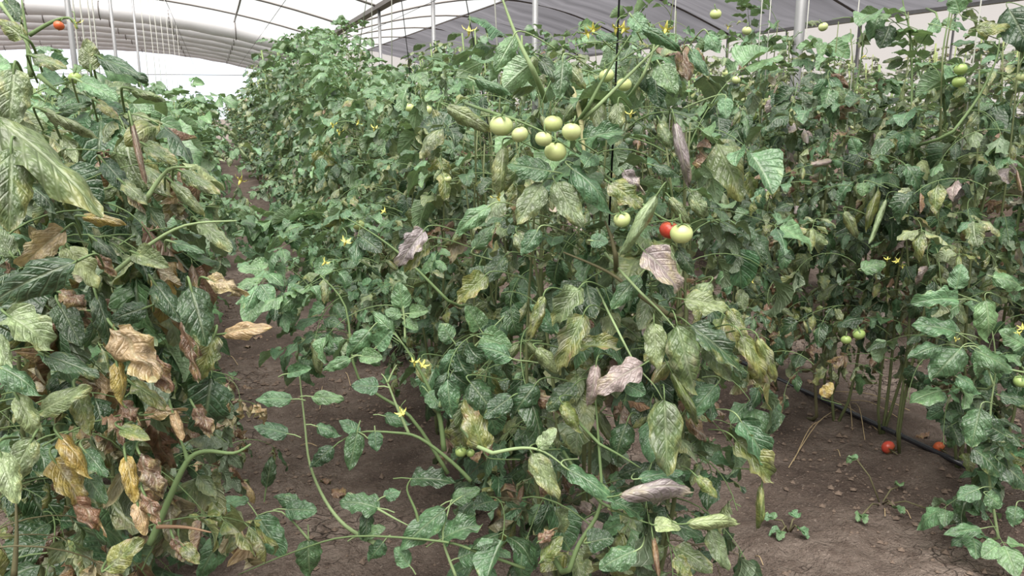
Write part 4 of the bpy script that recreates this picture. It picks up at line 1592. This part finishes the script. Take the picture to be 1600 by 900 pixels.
def weed(px, py, arms, label, s=1.0):
    g = on_ground(px, py)
    g.z = sz(g.x, g.y)
    o = empty('weed_seedling', g)
    tag(o, label, 'weed')
    rr = random.Random(px)
    for az, ln, el in arms:
        dv = Vector((math.cos(az) * math.cos(el), math.sin(az) * math.cos(el), math.sin(el)))
        tip = dv * ln * s
        V, Fc = tube_geo([(0, 0, -.01), tip * .5 + Vector((0, 0, .02)), tip], .003, 5)
        link('stem', mesh_of('stem', V, Fc, M_STEM), o, None, STEM_B)
        for k in range(2):
            A = Matrix.Translation(tip) @ Matrix.Rotation(az - math.pi / 2 + rr.uniform(-.9, .9), 4, 'Z') @ Matrix.Rotation(rr.uniform(-.2, .5), 4, 'X')
            link('leaf', LEAF_MED['lobed', k], o, A @ Matrix.Diagonal((.035 * s, .045 * s, .045 * s, 1)), leaf_color('N', rr))


weed(1376, 790, ((1.9, .17, .9), (3.6, .2, .15), (4.4, .1, .3), (.3, .13, .2), (5.4, .16, .1)), 'small green weed sprawling on the dark soil below the fallen red tomato')
weed(1232, 838, ((.5, .06, .5), (2.2, .06, .5), (3.6, .07, .4), (5.0, .05, .6)), 'tiny green weed on cracked soil near the bottom edge')
weed(365, 640, ((1.4, .14, 1.2), (2.6, .1, .8)), 'small dark seedling in the aisle beside the left plant')


def straw(p0, p1, lift, label, group):
    p0, p1 = Vector(p0), Vector(p1)
    mid_ = (p0 + p1) / 2
    f = lambda q, e: Vector((q.x, q.y, sz(q.x, q.y) + e))
    P = smooth_path([f(p0, .005), f(mid_, .01 + lift), f(p1, .006)], 4)
    return tag(tube('straw_stalk', P, .0018, M_STRAW, None, 4), label, 'straw', group)


SG = 'dry stalks on the soil'
for q in ((1232, 732, 1310, 650), (1240, 722, 1282, 670), (1275, 632, 1370, 690), (1310, 640, 1400, 670), (1300, 628, 1420, 652), (1330, 640, 1350, 700), (1322, 636, 1330, 690)):
    straw(on_ground(q[0], q[1]), on_ground(q[2], q[3]), .03, 'long dry straw stalk beside the hose of the right row', SG)
for q in ((540, 585, 548, 606), (470, 700, 496, 706), (1305, 712, 1312, 722), (1410, 800, 1422, 820), (1380, 800, 1382, 815), (355, 560, 372, 575), (1180, 875, 1192, 890), (1245, 838, 1262, 834), (500, 640, 504, 610), (535, 668, 546, 682)):
    straw(on_ground(q[0], q[1]), on_ground(q[2], q[3]), .01, 'short dry straw bit lying alone on bare soil', 'short straw bits on the soil')
rr = random.Random(5)
for i, (px, py) in enumerate(((520, 770), (505, 760), (355, 600), (365, 690), (380, 610), (345, 650), (1300, 600), (1260, 610), (1330, 610), (390, 545), (410, 530), (1290, 585), (340, 735), (370, 720), (1450, 690), (360, 665))):
    g = on_ground(px, py)
    A = Matrix.Translation((g.x, g.y, sz(g.x, g.y) + .012)) @ Matrix.Rotation(rr.uniform(0, 6), 4, 'Z') @ Matrix.Scale(rr.uniform(.05, .08), 4)
    o = link('fallen_leaf', LEAF_MED['crumple', i % NSEED], None, A, leaf_color('B', rr))
    tag(o, 'curled brown dead leaf lying on the soil', 'leaf', 'dead leaves on the soil')

# soil crumbs, past counting
rr = np.random.RandomState(4)
N = 26000
cx = rr.uniform(-1.2, 4.2, N); cy = 0.9 + 6.0 * rr.rand(N) ** 1.4
keep = rr.rand(N) < np.clip(0.35 + 1.6 * N_A(cx * 1.7 + 3, cy * 1.7 + 8), .05, 1)
cx, cy = cx[keep], cy[keep]
cz = soil_h(cx, cy)
sc = 0.0035 + 0.013 * rr.rand(len(cx)) ** 3
oct_ = np.array([(1, 0, 0), (0, 1, 0), (-1, 0, 0), (0, -1, 0), (0, 0, .75), (0, 0, -.6)])
of = np.array([(0, 1, 4), (1, 2, 4), (2, 3, 4), (3, 0, 4), (1, 0, 5), (2, 1, 5), (3, 2, 5), (0, 3, 5)])
VV = (oct_[None] * sc[:, None, None] * rr.uniform(.6, 1.4, (len(cx), 6, 1))) + np.stack([cx, cy, cz + sc * .3], 1)[:, None, :]
FF = (of[None] + (np.arange(len(cx)) * 6)[:, None, None]).reshape(-1, 3)
o = link('soil_crumbs', mesh_of('soil_crumbs', VV.reshape(-1, 3), FF.tolist(), M_PEB, None, False))
tag(o, 'small loose soil crumbs scattered over the ground', 'soil', None, 'stuff')
for o in list(bpy.data.objects):
    if 'n_' in o.keys(): del o['n_']
